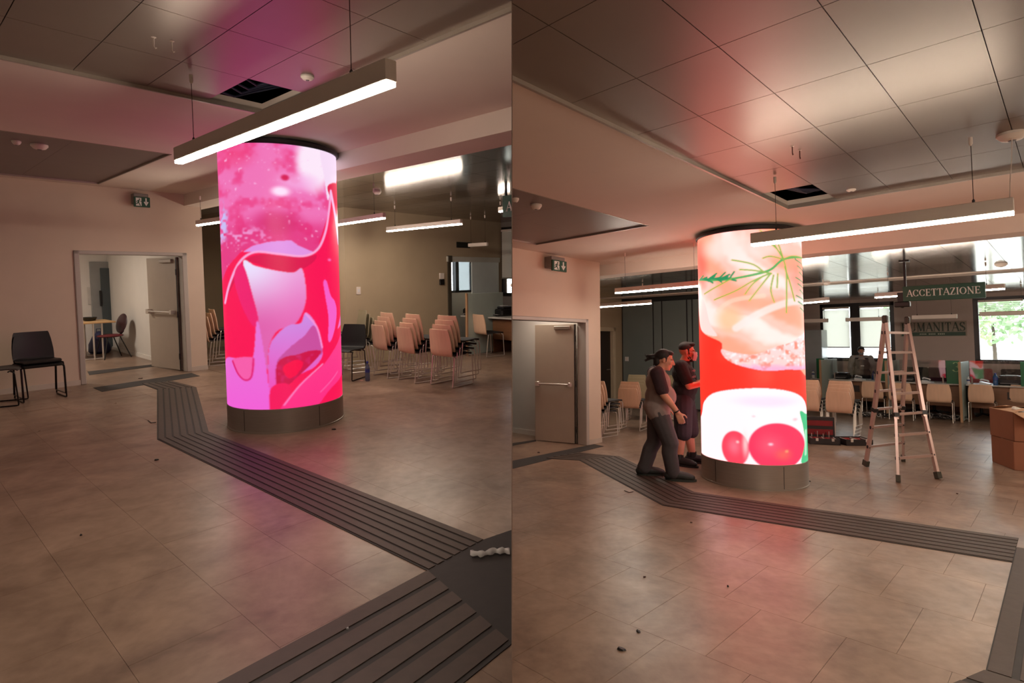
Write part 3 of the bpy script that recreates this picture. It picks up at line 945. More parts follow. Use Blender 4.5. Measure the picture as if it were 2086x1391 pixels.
def paint_food(U, V):
    p = Paint(U, V, (240, 52, 38))
    n = noise2
    p.lay(smooth(n(U, V, 40, 2), .4, .9) * .35, (250, 84, 60))
    body = [(1410, 440), (1650, 440), (1650, 742), (1620, 746), (1560, 749), (1505, 736), (1478, 708), (1474, 690), (1440, 672), (1428, 650), (1424, 600), (1410, 560)]
    m = inside(U, V, curve(body))
    p.lay(m, (252, 206, 190))
    rad_ = np.hypot((U - 1690) * .8, V - 420)
    band = np.sin((rad_ + 40 * n(U, V, 50, 5) + 8 * n(U, V, 12, 6)) / 17)
    p.lay(m * smooth(band, -.1, 1) * .75, (248, 164, 128))
    p.lay(m * smooth(-band, .35, 1) * .9, (255, 246, 240))
    p.lay(m * (1 - smooth(np.hypot((U - 1424) / 34, (V - 520) / 90), .3, 1)) * .8, (244, 108, 92))
    p.lay(m * (1 - smooth(np.hypot((U - 1480) / 60, (V - 480) / 40), .2, 1)) * .8, (255, 236, 226))
    p.lay(m * (1 - smooth(np.hypot((U - 1560) / 60, (V - 490) / 36), .2, 1)) * .7, (255, 240, 235))
    p.lay(m * (1 - smooth(np.hypot((U - 1630) / 34, (V - 560) / 60), .2, 1)) * .7, (246, 150, 130))
    p.lay(m * (1 - smooth(np.hypot((U - 1492) / 40, (V - 640) / 44), .2, 1)) * .7, (252, 196, 140))
    p.poly([(1424, 570), (1440, 600), (1452, 650), (1466, 676), (1436, 668), (1426, 640)], (254, 226, 220))
    p.line([(1505, 660), (1550, 630), (1600, 608), (1640, 600)], 8, (255, 240, 236), .8)
    p.line([(1470, 620), (1500, 600), (1560, 592)], 5, (255, 224, 200), .6)
    # crust along the lower edge
    cr = [(1474, 706), (1500, 712), (1540, 716), (1580, 700), (1612, 690), (1650, 668), (1650, 742), (1600, 748), (1555, 750), (1505, 738), (1482, 724)]
    mc = inside(U, V, curve(cr))
    p.lay(mc * .9, (250, 222, 222))
    p.lay(mc * smooth(n(U, V, 9, 7) * .7 + n(U, V, 4, 17) * .3, .5, .8) * .75, (212, 124, 98))
    p.lay(mc * smooth(n(U, V, 4.5, 8), .66, .9), (255, 250, 252))
    p.lay(mc * smooth(V + 6 * n(U, V, 6, 9), 736, 750) * .6, (206, 160, 220))
    # dill
    g1, g2, g3 = (92, 178, 96), (150, 186, 84), (40, 150, 96)
    main = [(1428, 545), (1460, 552), (1498, 553), (1545, 546), (1575, 536), (1600, 514), (1640, 504)]
    p.line(main, 2.6, g1)
    for i in range(16):
        x = 1428 + i * 4.4
        p.line([(x, 545 + i * .5), (x + 10 + 4 * (i % 3), 538 + (i % 5) * 5)], 2.0, g3, 1, False)
    for pts in ([(1600, 514), (1588, 492), (1575, 470), (1556, 452)], [(1600, 514), (1592, 486), (1582, 462)], [(1588, 492), (1572, 478), (1540, 462)], [(1576, 470), (1574, 455)],
                [(1600, 514), (1605, 545), (1603, 628)], [(1602, 530), (1612, 566), (1620, 602)], [(1575, 544), (1552, 575), (1532, 602)], [(1574, 544), (1540, 560), (1505, 580), (1462, 596)],
                [(1515, 534), (1545, 538), (1576, 545)], [(1560, 550), (1540, 566), (1524, 588)], [(1580, 548), (1574, 580), (1580, 606)], [(1588, 545), (1586, 575)], [(1498, 553), (1470, 566), (1440, 580)],
                [(1560, 540), (1540, 524), (1500, 512)], [(1640, 504), (1616, 506), (1600, 514)], [(1600, 514), (1575, 508), (1560, 512)]):
        p.line(pts, 1.7, g2)
    for i in range(9):
        p.line([(1642, 520 + i * 13), (1624 + 4 * (i % 3), 512 + i * 13)], 1.8, g3, .8, False)
        p.line([(1575 + i * 4, 452), (1566 + i * 5, 470 + 3 * (i % 3))], 1.5, g2, .8, False)
    # white cheese
    ch = [(1410, 900), (1427, 856), (1434, 826), (1456, 803), (1500, 791), (1558, 787), (1608, 795), (1634, 815), (1644, 860), (1660, 960), (1410, 960)]
    mw = inside(U, V, curve(ch))
    p.lay(mw, (255, 252, 255))
    p.lay(mw * (1 - smooth(np.hypot((U - 1560) / 90, (V - 815) / 18), .2, 1)) * .5, (226, 214, 248))
    p.blob(1535, 846, 6, 4, (220, 205, 215), .8)
    p.blob(1614, 853, 8, 5, (240, 190, 200), .8)
    # tomato halves
    p.blob(1498, 916, 28, 38, (234, 70, 96), 1, .08)
    p.blob(1496, 912, 20, 28, (246, 128, 150), .8)
    p.blob(1503, 902, 5, 5, (255, 225, 220), 1)
    p.blob(1518, 905, 10, 45, (255, 236, 232), .8)
    p.blob(1578, 908, 56, 50, (232, 52, 96), 1, .06)
    p.blob(1566, 905, 40, 36, (240, 92, 120), .8)
    p.blob(1590, 925, 26, 20, (246, 120, 90), .6)
    p.blob(1566, 903, 8, 5, (255, 220, 235), 1)
    p.blob(1596, 918, 6, 5, (252, 180, 120), .9)
    p.poly([(1624, 838), (1634, 842), (1646, 862), (1646, 945), (1624, 945), (1633, 905), (1630, 870)], (70, 204, 138))
    p.line([(1636, 880), (1634, 930)], 2.5, (180, 240, 200))
    return p.c

def led_column(room, foot, r, h_base, h_screen, h_ring, hc, painter, u0, u1, v_top, v_bot, label, strength, red_gain):
    t = thing('led_column', room, (foot[0], foot[1], 0), 0, label, 'screen column')
    back = math.atan2(-foot[1], -foot[0])              # direction from the column to the viewer's side
    base = MB().lathe([(r * 1.012, 0), (r * 1.012, .012), (r * 1.0, .016), (r * 1.0, h_base - .004), (r * .985, h_base)], 72)
    part(base, 'base', STEEL, t, True)
    # service hatch and seams of the base
    for k, da in enumerate((.55, -.75, 1.6)):
        a = back + da
        mb = MB().bbox((r * .999, -.003, .02), (r * 1.003, .003, h_base - .02), .001, Matrix.Rotation(a, 3, 'Z'))
        part(mb, 'base_seam', BLACK, t)
    NA, NZ = 480, 420
    ph = np.linspace(0, 2 * np.pi, NA, endpoint=False)
    z = np.linspace(h_base, h_screen, NZ + 1)
    PH, Z = np.meshgrid(ph, z)
    # picture coordinates: across = sine of the angle from the front, down = height
    d = PH - back
    Sx = np.sin(d)
    U = (u0 + u1) / 2 + Sx * (u1 - u0) / 2 * 1.0
    V = v_bot + (Z - h_base) / (h_screen - h_base) * (v_top - v_bot)
    rgb = painter(U, V)
    lin_ = lambda c: np.where(c <= .04045, c / 12.92, ((c + .055) / 1.055) ** 2.4)
    C_ = lin_(np.clip(rgb / 255, 0, 1))
    C_ = (np.roll(C_, 1, 1) + 2 * C_ + np.roll(C_, -1, 1)) / 4
    C_[1:-1] = (C_[:-2] + 2 * C_[1:-1] + C_[2:]) / 4
    C_[..., 0] *= 1 + (red_gain - 1) * np.clip((C_[..., 0] - C_[..., 1] + .03) / .05, 0, 1)                            # red diodes driven harder than the camera can show
    co = np.stack([r * .992 * np.cos(PH), r * .992 * np.sin(PH), Z], -1).reshape(-1, 3)
    me = bpy.data.meshes.new('screen')
    I = np.arange(NA)
    J = (I + 1) % NA
    rows = np.arange(NZ)[:, None] * NA
    q = np.stack([rows + I, rows + J, rows + NA + J, rows + NA + I], -1).reshape(-1, 4)
    me.from_pydata(co.tolist(), [], q.tolist())
    ca = me.color_attributes.new('picture', 'FLOAT_COLOR', 'POINT')
    buf = np.ones((co.shape[0], 4), np.float32)
    buf[:, :3] = C_.reshape(-1, 3)
    ca.data.foreach_set('color', buf.ravel())
    me.polygons.foreach_set('use_smooth', [True] * len(me.polygons))
    me.materials.append(led_mat('led_screen_' + painter.__name__[6:], strength))
    o = link('screen', me, t)
    o['label'] = 'lit curved screen picture'
    ring = MB().lathe([(r * .97, h_screen - .004), (r * 1.015, h_screen), (r * 1.03, h_screen + .01), (r * 1.03, h_ring - .006), (r * 1.0, h_ring)], 72)
    part(ring, 'top_ring', BLACK, t, True)
    core = MB().lathe([(r * .9, h_ring), (r * .9, hc - .002)], 48)
    part(core, 'collar', mat('dark_collar', (30, 26, 26), .6), t, True)
    return t

def col_fit(room, u_l, u_r, v_mid, near_v):
    """column centre and radius from its silhouette and its near foot point"""
    o, a = ray(room, u_l, v_mid)
    _, b = ray(room, u_r, v_mid)
    aa, ab = math.atan2(a.y, a.x), math.atan2(b.y, b.x)
    half, mid = abs(aa - ab) / 2, (aa + ab) / 2
    n = fl(room, (u_l + u_r) / 2, near_v)
    dn = math.hypot(n.x, n.y)
    s = math.sin(half)
    rr = dn * s / (1 - s)
    return ((dn + rr) * math.cos(mid), (dn + rr) * math.sin(mid)), rr
fL, rL = col_fit('L', 451, 692, 560, 883)
fR, rR = col_fit('R', 1424, 1640, 700, 998)
def hgt(room, foot, r, v, uc):
    """height on the near side of the column that shows at pixel row v"""
    d = math.hypot(*foot)
    k = (d - r) / d
    n = Vector((foot[0] * k, foot[1] * k, 0))
    lo, hi = 0, 4
    for _ in range(40):
        m_ = (lo + hi) / 2
        if px(room, (n.x, n.y, m_))[1] > v:
            lo = m_
        else:
            hi = m_
    return lo
print('columns', fL, rL, fR, rR)
hbL, hsL = hgt('L', fL, rL, 832, 570), hgt('L', fL, rL, 268, 570)
hbR, hsR = hgt('R', fR, rR, 946, 1530), hgt('R', fR, rR, 449, 1530)
print('heights', hbL, hsL, hbR, hsR)
hsL, hsR = min(hsL, CL - .075), min(hsR, CR - .075)
led_column('L', fL, rL, hbL, hsL, hsL + .045, CL, paint_pink, 449, 694, 268, 832, 'round column screen glowing with hot pink petal shapes', 1.0, 1.0)
led_column('R', fR, rR, hbR, hsR, hsR + .045, CR, paint_food, 1423, 1641, 449, 946, 'round column screen showing salmon with dill, white cheese and tomato', 1.0, 2.0)

# ------------------------------------------------------------------ pendant lamps
def lamp(room, a, b, z, label, lit=True, hc=None, w=.06, h=.085, group=None, wires=True, strength=None):
    ax_, bx_ = Vector((a[0], a[1], 0)), Vector((b[0], b[1], 0))
    L = (bx_ - ax_).length
    mid = (ax_ + bx_) / 2
    ang = math.atan2(bx_.y - ax_.y, bx_.x - ax_.x)
    t = thing('pendant_lamp', room, (mid.x, mid.y, z), ang, label, 'lamp', group)
    part(MB().bbox((-L / 2, -w / 2, .008), (L / 2, w / 2, h), .003), 'housing', WHITEM, t)
    if lit:
        part(MB().box((-L / 2 + .004, -w / 2 + .006, -.012), (L / 2 - .004, w / 2 - .006, .009)), 'diffuser', LAMPE, t, label='glowing white strip')
    else:
        part(MB().box((-L / 2 + .004, -w / 2 + .006, 0), (L / 2 - .004, w / 2 - .006, .009)), 'diffuser', mat('unlit_diffuser', (190, 184, 172), .5), t)
    if wires:
        for s in (-1, 1):
            x = s * (L / 2 - L * .12)
            part(MB().tube([(x, 0, h), (x, 0, hc - z)], .0022, 6), 'wire', mat('wire_dark', (60, 52, 48), .4, metal=.6), t)
            part(MB().lathe([(.004, hc - z - .06), (.012, hc - z - .045), (.012, hc - z)], 10, (x, 0)), 'ceiling_grip', WHITEM, t, True)
            part(MB().lathe([(.008, h), (.009, h + .02), (.003, h + .03)], 8, (x, 0)), 'wire_clamp', BLACK, t)
    return t
def lamp_px(room, p, q, z, label, hc, **k):
    a, b = fl(room, *p, z), fl(room, *q, z)
    return lamp(room, a, b, z, label, hc=hc, **k)
lamp('L', (1.56, 2.04), (1.56, 4.56), 2.42, 'long lit bar lamp hanging in front of the pink column', hc=CL, w=.06, h=.1)
lamp('R', (4.98, .26), (4.98, 1.99), 2.555, 'long lit bar lamp hanging in front of the salmon column', hc=CR, w=.075, h=.1)
for p, q, z, lb in (((402, 459), (470, 449), 2.36, 'lit bar lamp showing between the wall corner and the pink column'),
                    ((640, 465), (783, 444), 2.36, 'lit bar lamp end just right of the pink column'),
                    ((789, 471), (940, 456), 2.36, 'lit bar lamp above the rows of stacked chairs'),
                    ):
    lamp_px('L', p, q, z, lb, CL2 if z else CL, w=.05, h=.07)
for p, q, z, lb in (((1254, 597), (1440, 581), 2.5, 'lit bar lamp in front of the grey panels, left of the salmon column'),
                    ((1200, 627), (1326, 618), 2.5, 'lit bar lamp over the dim recess beyond the wall end'),
                    ((1610, 620), (1688, 613), 2.5, 'lit bar lamp end just right of the salmon column'),
                    ((1783, 606), (2047, 588), 2.5, 'lit bar lamp partly hidden behind the green hanging sign')):
    lamp_px('R', p, q, z, lb, CR if p[0] == 1254 else CR2, w=.05, h=.075)
for p, q, lb in (((1630, 657), (1687, 657), 'unlit bar lamp before the window nearest the salmon column'), ((1723, 656), (1800, 652), 'unlit bar lamp crossing the black window mullion'),
                 ((1858, 651), (1950, 648), 'unlit bar lamp above the wall lettering'), ((1996, 645), (2095, 640), 'unlit bar lamp crossing the window with trees')):
    a, b = ax('R', *p, 0, 15.5), ax('R', *q, 0, 15.5)
    zz = (a.z + b.z) / 2
    lamp('R', a, b, zz, lb, False, CR2, .06, .09)
lamp('L', (4.75, 9.4), (4.75, 11.2), 2.36, 'added lit bar lamp in the recess, unseen behind the pink column', hc=CL2, w=.05, h=.07)  # added out of sight to lift the dim west recess
lamp_px('R', (1470, 612), (1590, 606), 2.5, 'added lit bar lamp, unseen behind the salmon column', CR2, w=.05, h=.075)  # unseen, added to brighten the recess and its grey panels
lamp_px('L', (1017, 431), (1037, 428), 2.62, 'end of a lit bar lamp beside the green sign stub', CL2, w=.05, h=.07)
a, b = ax('L', 955, 503, 0, 8.2), ax('L', 993, 499, 0, 8.2)
lamp('L', a, b, a.z, 'unlit bar lamp above the sliding door track', False, CL2, .05, .07)
# unseen lamps added to brighten the halls, beyond the picture's edges
for room, a, b, z, hc in (('R', (3.1, -2.2), (3.1, -.5), 2.555, CR), ('R', (7.2, -2.4), (7.2, -.6), 2.555, CR), ('R', (-.6, -2.4), (-.6, -1.2), 2.555, CR), ('R', (12.5, -3.0), (12.5, -1.2), 2.45, CR2), ('R', (14.8, -3.0), (14.8, -1.2), 2.45, CR2), ('R', (-1.8, -3.4), (-.2, -3.4), 2.555, CR), ('L', (-1.8, 8.4), (-1.8, 9.2), 2.42, CL), ('R', (.4, -3.5), (2.0, -3.5), 2.555, CR), ('R', (8.4, -3.0), (8.4, -1.2), 2.45, CR2), ('R', (1.2, -2.2), (1.2, -.6), 2.555, CR), ('R', (4.98, -2.2), (4.98, -.45), 2.555, CR), ('R', (-1.4, -2.9), (-1.4, -1.5), 2.555, CR), ('R', (9.5, -3.0), (9.5, -1.2), 2.45, CR2), ('R', (.9, .2), (2.1, .9), 2.555, CR), ('L', (.3, 1.2), (.9, 2.6), 2.5, CL)):
    if (room, a) in ((('R'), (.9, .2)), ('L', (.3, 1.2))):
        continue
    lamp(room, a, b, z, 'unseen bar lamp added for fill light beyond the edge of the picture', hc=hc, group='added lamps beyond the picture')
for room, p, z in (('L', (1.6, 12.6), 2.59), ('R', (7.2, 6.65), 2.74)):  # ceiling lamps added out of view to brighten the side rooms
    t = thing('ceiling_fill_lamp', room, (p[0], p[1], z), 0, 'unseen flat lamp added to light the room behind the %s door' % ('pink column\'s' if room == 'L' else 'single grey'), 'lamp')
    part(MB().bbox((-.3, -.3, -.05), (.3, .3, .0), .01), 'housing', WHITEM, t)
    part(MB().box((-.27, -.27, -.06), (.27, .27, -.05)), 'diffuser', mat('side_room_fill_diffuser_' + ('west' if room == 'L' else 'east'), (255, 240, 224), .4, var=0, emit=60.0 if room == 'L' else 16.0), t)

# ------------------------------------------------------------------ chairs
def make_chair(shell, seatm, framem, label):
    t = bpy.data.objects.new('stacking_chair', None)
    COL.objects.link(t)
    t.empty_display_size = .1
    tag(t, label, 'chair')
    def sheet(prof, wid, thick, nx=7, bow=.03):
        """curved sheet: prof (y, z) with half widths; bowed across"""
        mb = MB()
        vs = []
        for side in (0, 1):
            for k, (y, z) in enumerate(prof):
                y0, z0 = prof[max(k - 1, 0)]
                y1, z1 = prof[min(k + 1, len(prof) - 1)]
                l = math.hypot(y1 - y0, z1 - z0)
                ny, nz = (z1 - z0) / l, -(y1 - y0) / l
                for i in range(nx):
                    s = -1 + 2 * i / (nx - 1)
                    vs.append((s * wid[k], y + ny * thick * side - bow * (1 - s * s) * abs(ny), z + nz * thick * side))
        m = len(prof)
        fs = []
        A = lambda sd, k, i: sd * m * nx + k * nx + i
        for k in range(m - 1):
            for i in range(nx - 1):
                fs.append((A(0, k, i), A(0, k, i + 1), A(0, k + 1, i + 1), A(0, k + 1, i)))
                fs.append((A(1, k, i), A(1, k + 1, i), A(1, k + 1, i + 1), A(1, k, i + 1)))
        for k in range(m - 1):
            fs.append((A(0, k, 0), A(0, k + 1, 0), A(1, k + 1, 0), A(1, k, 0)))
            fs.append((A(0, k, nx - 1), A(1, k, nx - 1), A(1, k + 1, nx - 1), A(0, k + 1, nx - 1)))
        for i in range(nx - 1):
            fs.append((A(0, 0, i), A(1, 0, i), A(1, 0, i + 1), A(0, 0, i + 1)))
            fs.append((A(0, m - 1, i), A(0, m - 1, i + 1), A(1, m - 1, i + 1), A(1, m - 1, i)))
        return mb._add(vs, fs)
    part(sheet([(-.165, .435), (-.188, .455), (-.20, .49), (-.208, .55), (-.215, .63), (-.228, .72), (-.242, .80), (-.245, .825)], [.19, .208, .216, .218, .216, .206, .19, .18], .014), 'backrest', shell, t, True)
    part(sheet([(.225, .438), (.21, .452), (.12, .458), (0, .45), (-.1, .445), (-.165, .452), (-.186, .475)], [.19, .205, .215, .215, .212, .205, .20], .018, bow=.0), 'seat', seatm, t, True)
    for s in (-1, 1):
        x = s * .222
        pth = [(x * .9, -.13, .436), (x, -.15, .42), (x, -.195, .03), (x, -.20, .012), (x, -.18, .009), (x, .2, .009), (x, .225, .012), (x, .228, .03), (x, .205, .40), (x, .195, .428), (x * .92, .17, .436)]
        part(MB().tube(pth, .0085, 8), 'sled_leg', framem, t, True)
    for y in (-.09, .14):
        part(MB().tube([(-.2, y, .432), (.2, y, .432)], .008, 8), 'crossbar', framem, t, True)
    return t

protos = {'beech': make_chair(PLY, SEATB, CHROME, 'x'),
          'olive': make_chair(mat('olive_laminate', (150, 140, 112), .45, var=.06), SEATB, CHROME, 'x'),
          'black': make_chair(mat('black_shell', (13, 13, 14), .5, var=.1), BLACK, mat('black_tube', (30, 26, 25), .3, metal=.6), 'x'),
          'grey': make_chair(mat('grey_shell', (128, 116, 108), .5), mat('grey_pad', (70, 66, 60), .7), mat('black_tube', (30, 26, 25)), 'x')}
used = {}
ORD = ['lowest', 'second lowest', 'second highest', 'topmost', 'topmost']
def chairs(kind, room, rear, deg, n, label, group=None, dz=.062, df=.055, centre=False):
    """a stack of n chairs (or one); rear = photo pixel of the floor midway between the rear feet, deg = facing in the hall plan"""
    p = fl(room, *rear)
    a = math.radians(deg)
    f = Vector((math.cos(a), math.sin(a), 0))
    c = p if centre else p + f * .2
    for k in range(n):
        M = pose(room, c + f * df * k + Vector((0, 0, dz * k)), a - math.pi / 2)
        lb = label if n == 1 else (label % (ORD[k] if k < n - 1 else 'topmost'))
        pr = protos[kind]
        if kind not in used:
            used[kind] = 1
            pr.matrix_world = M
            pr['label'] = lb
            if group:
                pr['group'] = group
        else:
            o = copy_tree(pr, M, lb, group)
            if not group and 'group' in o:
                del o['group']
def rear_mid(room, right_px, deg, half=.222):
    p = fl(room, *right_px)
    a = math.radians(deg)
    q = p + Vector((-math.sin(a), math.cos(a), 0)) * half
    return px(room, q)
g1 = 'stacked beech chairs right of the pink column'
chairs('beech', 'L', rear_mid('L', (922, 791), 2), 2, 4, 'beech-backed chair, %s in the stack farthest from the pink column', g1)
chairs('beech', 'L', rear_mid('L', (845, 782), -6), -6, 4, 'beech-backed chair, %s in the middle stack right of the pink column', g1)
chairs('beech', 'L', rear_mid('L', (789, 772), -8), -8, 4, 'beech-backed chair, %s in the stack beside the blue bottle', g1)
chairs('olive', 'L', (757, 752), 164, 4, 'olive chair seen side-on, %s in the stack just right of the pink column', 'olive chairs right of the pink column')
chairs('black', 'L', (722, 766), 205, 1, 'dark chair half hidden behind the right edge of the pink column')
chairs('beech', 'L', rear_mid('L', (991, 728), -12), -12, 1, 'single beech chair pulled up to the counter by the sage divider')
chairs('beech', 'L', px('L', (4.02, 10.86, 0)), -8, 4, 'dim chair seen side-on, %s in the stack behind the wall corner', 'chairs behind the wall corner')
chairs('black', 'L', (74, 807), -86, 2, 'black chair with black sled legs against the wall, %s of a pair', 'black chairs by the wall', .045, -.03)
chairs('grey', 'L', (-42, 828), -20, 1, 'greyish chair cut off by the left edge of the picture')
g2 = 'stacked chairs in the recess of the right half'
chairs('beech', 'R', rear_mid('R', (1225, 892), -8), -8, 4, 'chair seen side-on, %s in the stack touching the wall end', g2)
chairs('beech', 'R', (1281, 877), 12, 3, 'pale-backed chair, %s in the stack behind the man in grey', g2)
chairs('olive', 'R', (1296, 858), 20, 4, 'dull chair, %s in the back row stack behind the man in grey', g2)
chairs('olive', 'R', (1352, 858), -20, 4, 'dull chair showing between the two standing men, %s of its stack', g2)
chairs('beech', 'R', (1645, 884), 3, 4, 'beech chair, %s in the stack touching the right edge of the salmon column', 'stacked chairs near the tool cases')
chairs('beech', 'R', (1711, 890), 0, 4, 'beech chair, %s in the stack behind the open tool case', 'stacked chairs near the tool cases')
for i, (p, d, lb) in enumerate((((1779, 850), 0, 'beech chair at the counter left of the ladder'), ((1836, 856), 5, 'beech chair at the counter seen through the ladder'),
                                ((1915, 861), 3, 'beech chair at the counter in front of the green number 3'), ((2001, 862), 0, 'beech chair at the counter above the cardboard boxes, left one'),
                                ((2087, 864), 0, 'beech chair at the counter cut off by the right picture edge'))):
    chairs('beech', 'R', p, d, 1, lb, 'chairs along the counter')

# ------------------------------------------------------------------ counters
def counter(room, x, y0, y1, h, label, plates=(), depth=.75):
    t = thing('counter_desk', room, (x, (y0 + y1) / 2, 0), 0, label, 'desk')
    w2 = (y1 - y0) / 2
    def add(nm, lo, hi, m, b=.005):
        me = MB().bbox(lo, hi, b).mesh(nm, m)
        inv = TI[room] @ t.matrix_world
        me.transform(inv)
        ok = clip_side(me, room)
        me.transform(inv.inverted())
        if ok and len(me.polygons):
            link(nm, me, t)
    add('desktop', (-.12, -w2, h - .03), (depth, w2, h), DESKT)
    add('front_panel', (0, -w2 + .02, .28), (.02, w2 - .02, h - .03), WOOD)
    add('side_panel', (.02, -w2 + .01, 0), (depth - .05, -w2 + .035, h - .03), WOOD)
    add('side_panel', (.02, w2 - .035, 0), (depth - .05, w2 - .01, h - .03), WOOD)
    for y in plates:
        add('socket_plate', (-.008, y - .09, .5), (.0, y + .09, .66), mat('socket_plate', (46, 34, 28), .5), .003)
    return t
def divider(room, x0, x1, y, h, label, th=.035):
    t = thing('desk_divider', room, (x0, y, 0), 0, label, 'divider')
    part(MB().bbox((.0, -th / 2, .02), (x1 - x0, th / 2, h), .004), 'panel', DIVID, t)
    part(MB().bbox((-.02, -th / 2 - .006, 0), (.012, th / 2 + .006, h + .006), .004), 'wooden_edge', mat('divider_edge', (168, 132, 98), .5), t)
    return t
yd = [ax('R', u, 780, 0, 15.6).y for u in (1672, 1806, 1956, 2140)]
XD, HD = 16.2, .80
counter('R', XD, yd[0] + .05, 5.0, HD, 'counter desk just right of the salmon column')
counter('R', XD, yd[1] + .04, yd[0] - .04, HD, 'counter desk with a dark plate behind the leftmost counter chairs', ((yd[0] - yd[1]) / 2 - .62,))
counter('R', XD, yd[2] + .04, yd[1] - .04, HD, 'counter desk behind the ladder carrying the green number 3', (.42,))
counter('R', XD, yd[3] + .04, yd[2] - .04, HD, 'counter desk above the cardboard boxes, with blue bottle on top', (-.1,))
counter('R', XD, -1.3, yd[3] - .04, HD, 'counter desk running out of the picture on the right')
for y, lb in zip(yd, ('sage divider at the left end of the counter, right of the salmon column', 'pale sage divider seen through the ladder', 'sage divider right of the green number 3', 'sage divider at the right picture edge')):
    divider('R', 15.6, 16.95, y, 1.30, lb)
def number_panel(room, x, y0, y1, z0, z1, label, cat='panel'):
    t = thing('number_panel', room, (x, (y0 + y1) / 2, z0), 0, label, cat)
    part(MB().bbox((-.02, -(y1 - y0) / 2, 0), (.02, (y1 - y0) / 2, z1 - z0), .004), 'board', GREENB, t)
    return t

# ---- lettering: a small serif alphabet of stems, hairlines, serifs and bowls (unit cap height)
TK, TN = .17, .065
def glyph(ch):
    """list of polygons, and the advance width"""
    out = []
    def bar(x0, y0, x1, y1, w):
        dx, dy = x1 - x0, y1 - y0
        l = math.hypot(dx, dy)
        nx, ny = -dy / l * w / 2, dx / l * w / 2
        out.append([(x0 + nx, y0 + ny), (x1 + nx, y1 + ny), (x1 - nx, y1 - ny), (x0 - nx, y0 - ny)])
    def serif(x, y, w=.3):
        out.append([(x - w / 2, y - (.045 if y > .5 else 0)), (x + w / 2, y - (.045 if y > .5 else 0)), (x + w / 2, y + (0 if y > .5 else .045)), (x - w / 2, y + (0 if y > .5 else .045))])
    def bowl(cx, cy, rx, ry, a0, a1, wmax=TK, wmin=TN, n=22):
        for i in range(n):
            p = a0 + (a1 - a0) * i / n
            q = a0 + (a1 - a0) * (i + 1) / n
            f = lambda t: wmin + (wmax - wmin) * abs(math.cos(t)) ** 1.3
            A = [(cx + (rx + s * f(t) / 2) * math.cos(t), cy + (ry + s * f(t) / 2 * .7) * math.sin(t)) for t, s in ((p, 1), (q, 1), (q, -1), (p, -1))]
            out.append(A)
    R_ = math.radians
    if ch == 'A':
        bar(.04, .02, .40, 1, TN); bar(.40, 1, .74, .02, TK); bar(.16, .36, .62, .36, TN); serif(.05, 0, .26); serif(.74, 0, .32); return out, .80
    if ch == 'C':
        bowl(.42, .5, .34, .46, R_(42), R_(318)); bar(.71, .64, .71, .97, TN * 1.2); bar(.71, .05, .71, .3, TN); return out, .82
    if ch == 'E':
        bar(.16, 0, .16, 1, TK); serif(.16, 1, .34); serif(.16, 0, .34); bar(.16, .97, .62, .97, TN); bar(.16, .03, .64, .03, TN); bar(.16, .52, .5, .52, TN)
        bar(.61, 1, .61, .78, TN); bar(.64, 0, .64, .24, TN); bar(.49, .42, .49, .62, TN); return out, .72
    if ch == 'T':
        bar(.36, 0, .36, 1, TK); serif(.36, 0, .36); bar(.03, .97, .69, .97, TN); bar(.05, 1, .05, .76, TN); bar(.67, 1, .67, .76, TN); return out, .74
    if ch == 'Z':
        bar(.62, .97, .1, .03, TK); bar(.08, .97, .64, .97, TN); bar(.08, .03, .66, .03, TN); bar(.09, 1, .09, .78, TN); bar(.65, 0, .65, .24, TN); return out, .74
    if ch == 'I':
        bar(.18, 0, .18, 1, TK); serif(.18, 1, .34); serif(.18, 0, .34); return out, .38
    if ch == 'O':
        bowl(.45, .5, .36, .46, 0, 2 * math.pi, n=36); return out, .92
    if ch == 'N':
        bar(.14, 0, .14, 1, TN); bar(.1, 1, .74, 0, TK); bar(.72, 0, .72, 1, TN); serif(.14, 0, .3); serif(.72, 1, .3); serif(.1, 1, .26); return out, .88
    if ch == 'H':
        bar(.17, 0, .17, 1, TK); bar(.69, 0, .69, 1, TK); bar(.17, .52, .69, .52, TN); [serif(x, y, .34) for x in (.17, .69) for y in (0, 1)]; return out, .9
    if ch == 'U':
        bar(.17, .3, .17, 1, TK); bar(.68, .3, .68, 1, TN); bowl(.425, .3, .255, .27, R_(180), R_(360)); serif(.17, 1, .34); serif(.68, 1, .28); return out, .88
    if ch == 'M':
        bar(.14, 0, .17, 1, TN); bar(.17, 1, .5, .04, TK); bar(.5, .04, .83, 1, TN); bar(.85, 0, .85, 1, TK); serif(.13, 0, .26); serif(.86, 0, .34); serif(.14, 1, .2); serif(.88, 1, .24); return out, 1.04
    if ch == 'S':
        bowl(.32, .73, .22, .23, R_(30), R_(265)); bowl(.32, .27, .24, .23, R_(-150), R_(85)); bar(.22, .6, .44, .42, TK); bar(.54, .7, .54, .97, TN); bar(.08, .03, .08, .3, TN); return out, .64
    if ch == '3':
        bowl(.3, .74, .2, .22, R_(-90), R_(160), .13, .05); bowl(.3, .27, .24, .25, R_(-165), R_(92), .15, .05); return out, .6
    return out, .4
def text_parts(txt, parent, height, width, m, place, depth=.004):
    """one mesh per letter; place(x, z) -> local point of the sign face, x to the reader's right"""
    gl = [glyph(c) for c in txt]
    tot = sum(a for _, a in gl) + .06 * (len(txt) - 1)
    sx = width / tot
    x = 0
    for c, (polys, adv) in zip(txt, gl):
        mb = MB()
        for i, pl in enumerate(polys):
            f = [place((x + p[0]) * sx, p[1] * height, 0) for p in pl]
            b = [place((x + p[0]) * sx, p[1] * height, depth + .00015 * i) for p in pl]
            n = len(pl)
            mb._add(f + b, [tuple(range(n)), tuple(range(2 * n - 1, n - 1, -1))] + [(j, (j + 1) % n, n + (j + 1) % n, n + j) for j in range(n)])
        part(mb, 'letter', m, parent)
        x += adv + .06

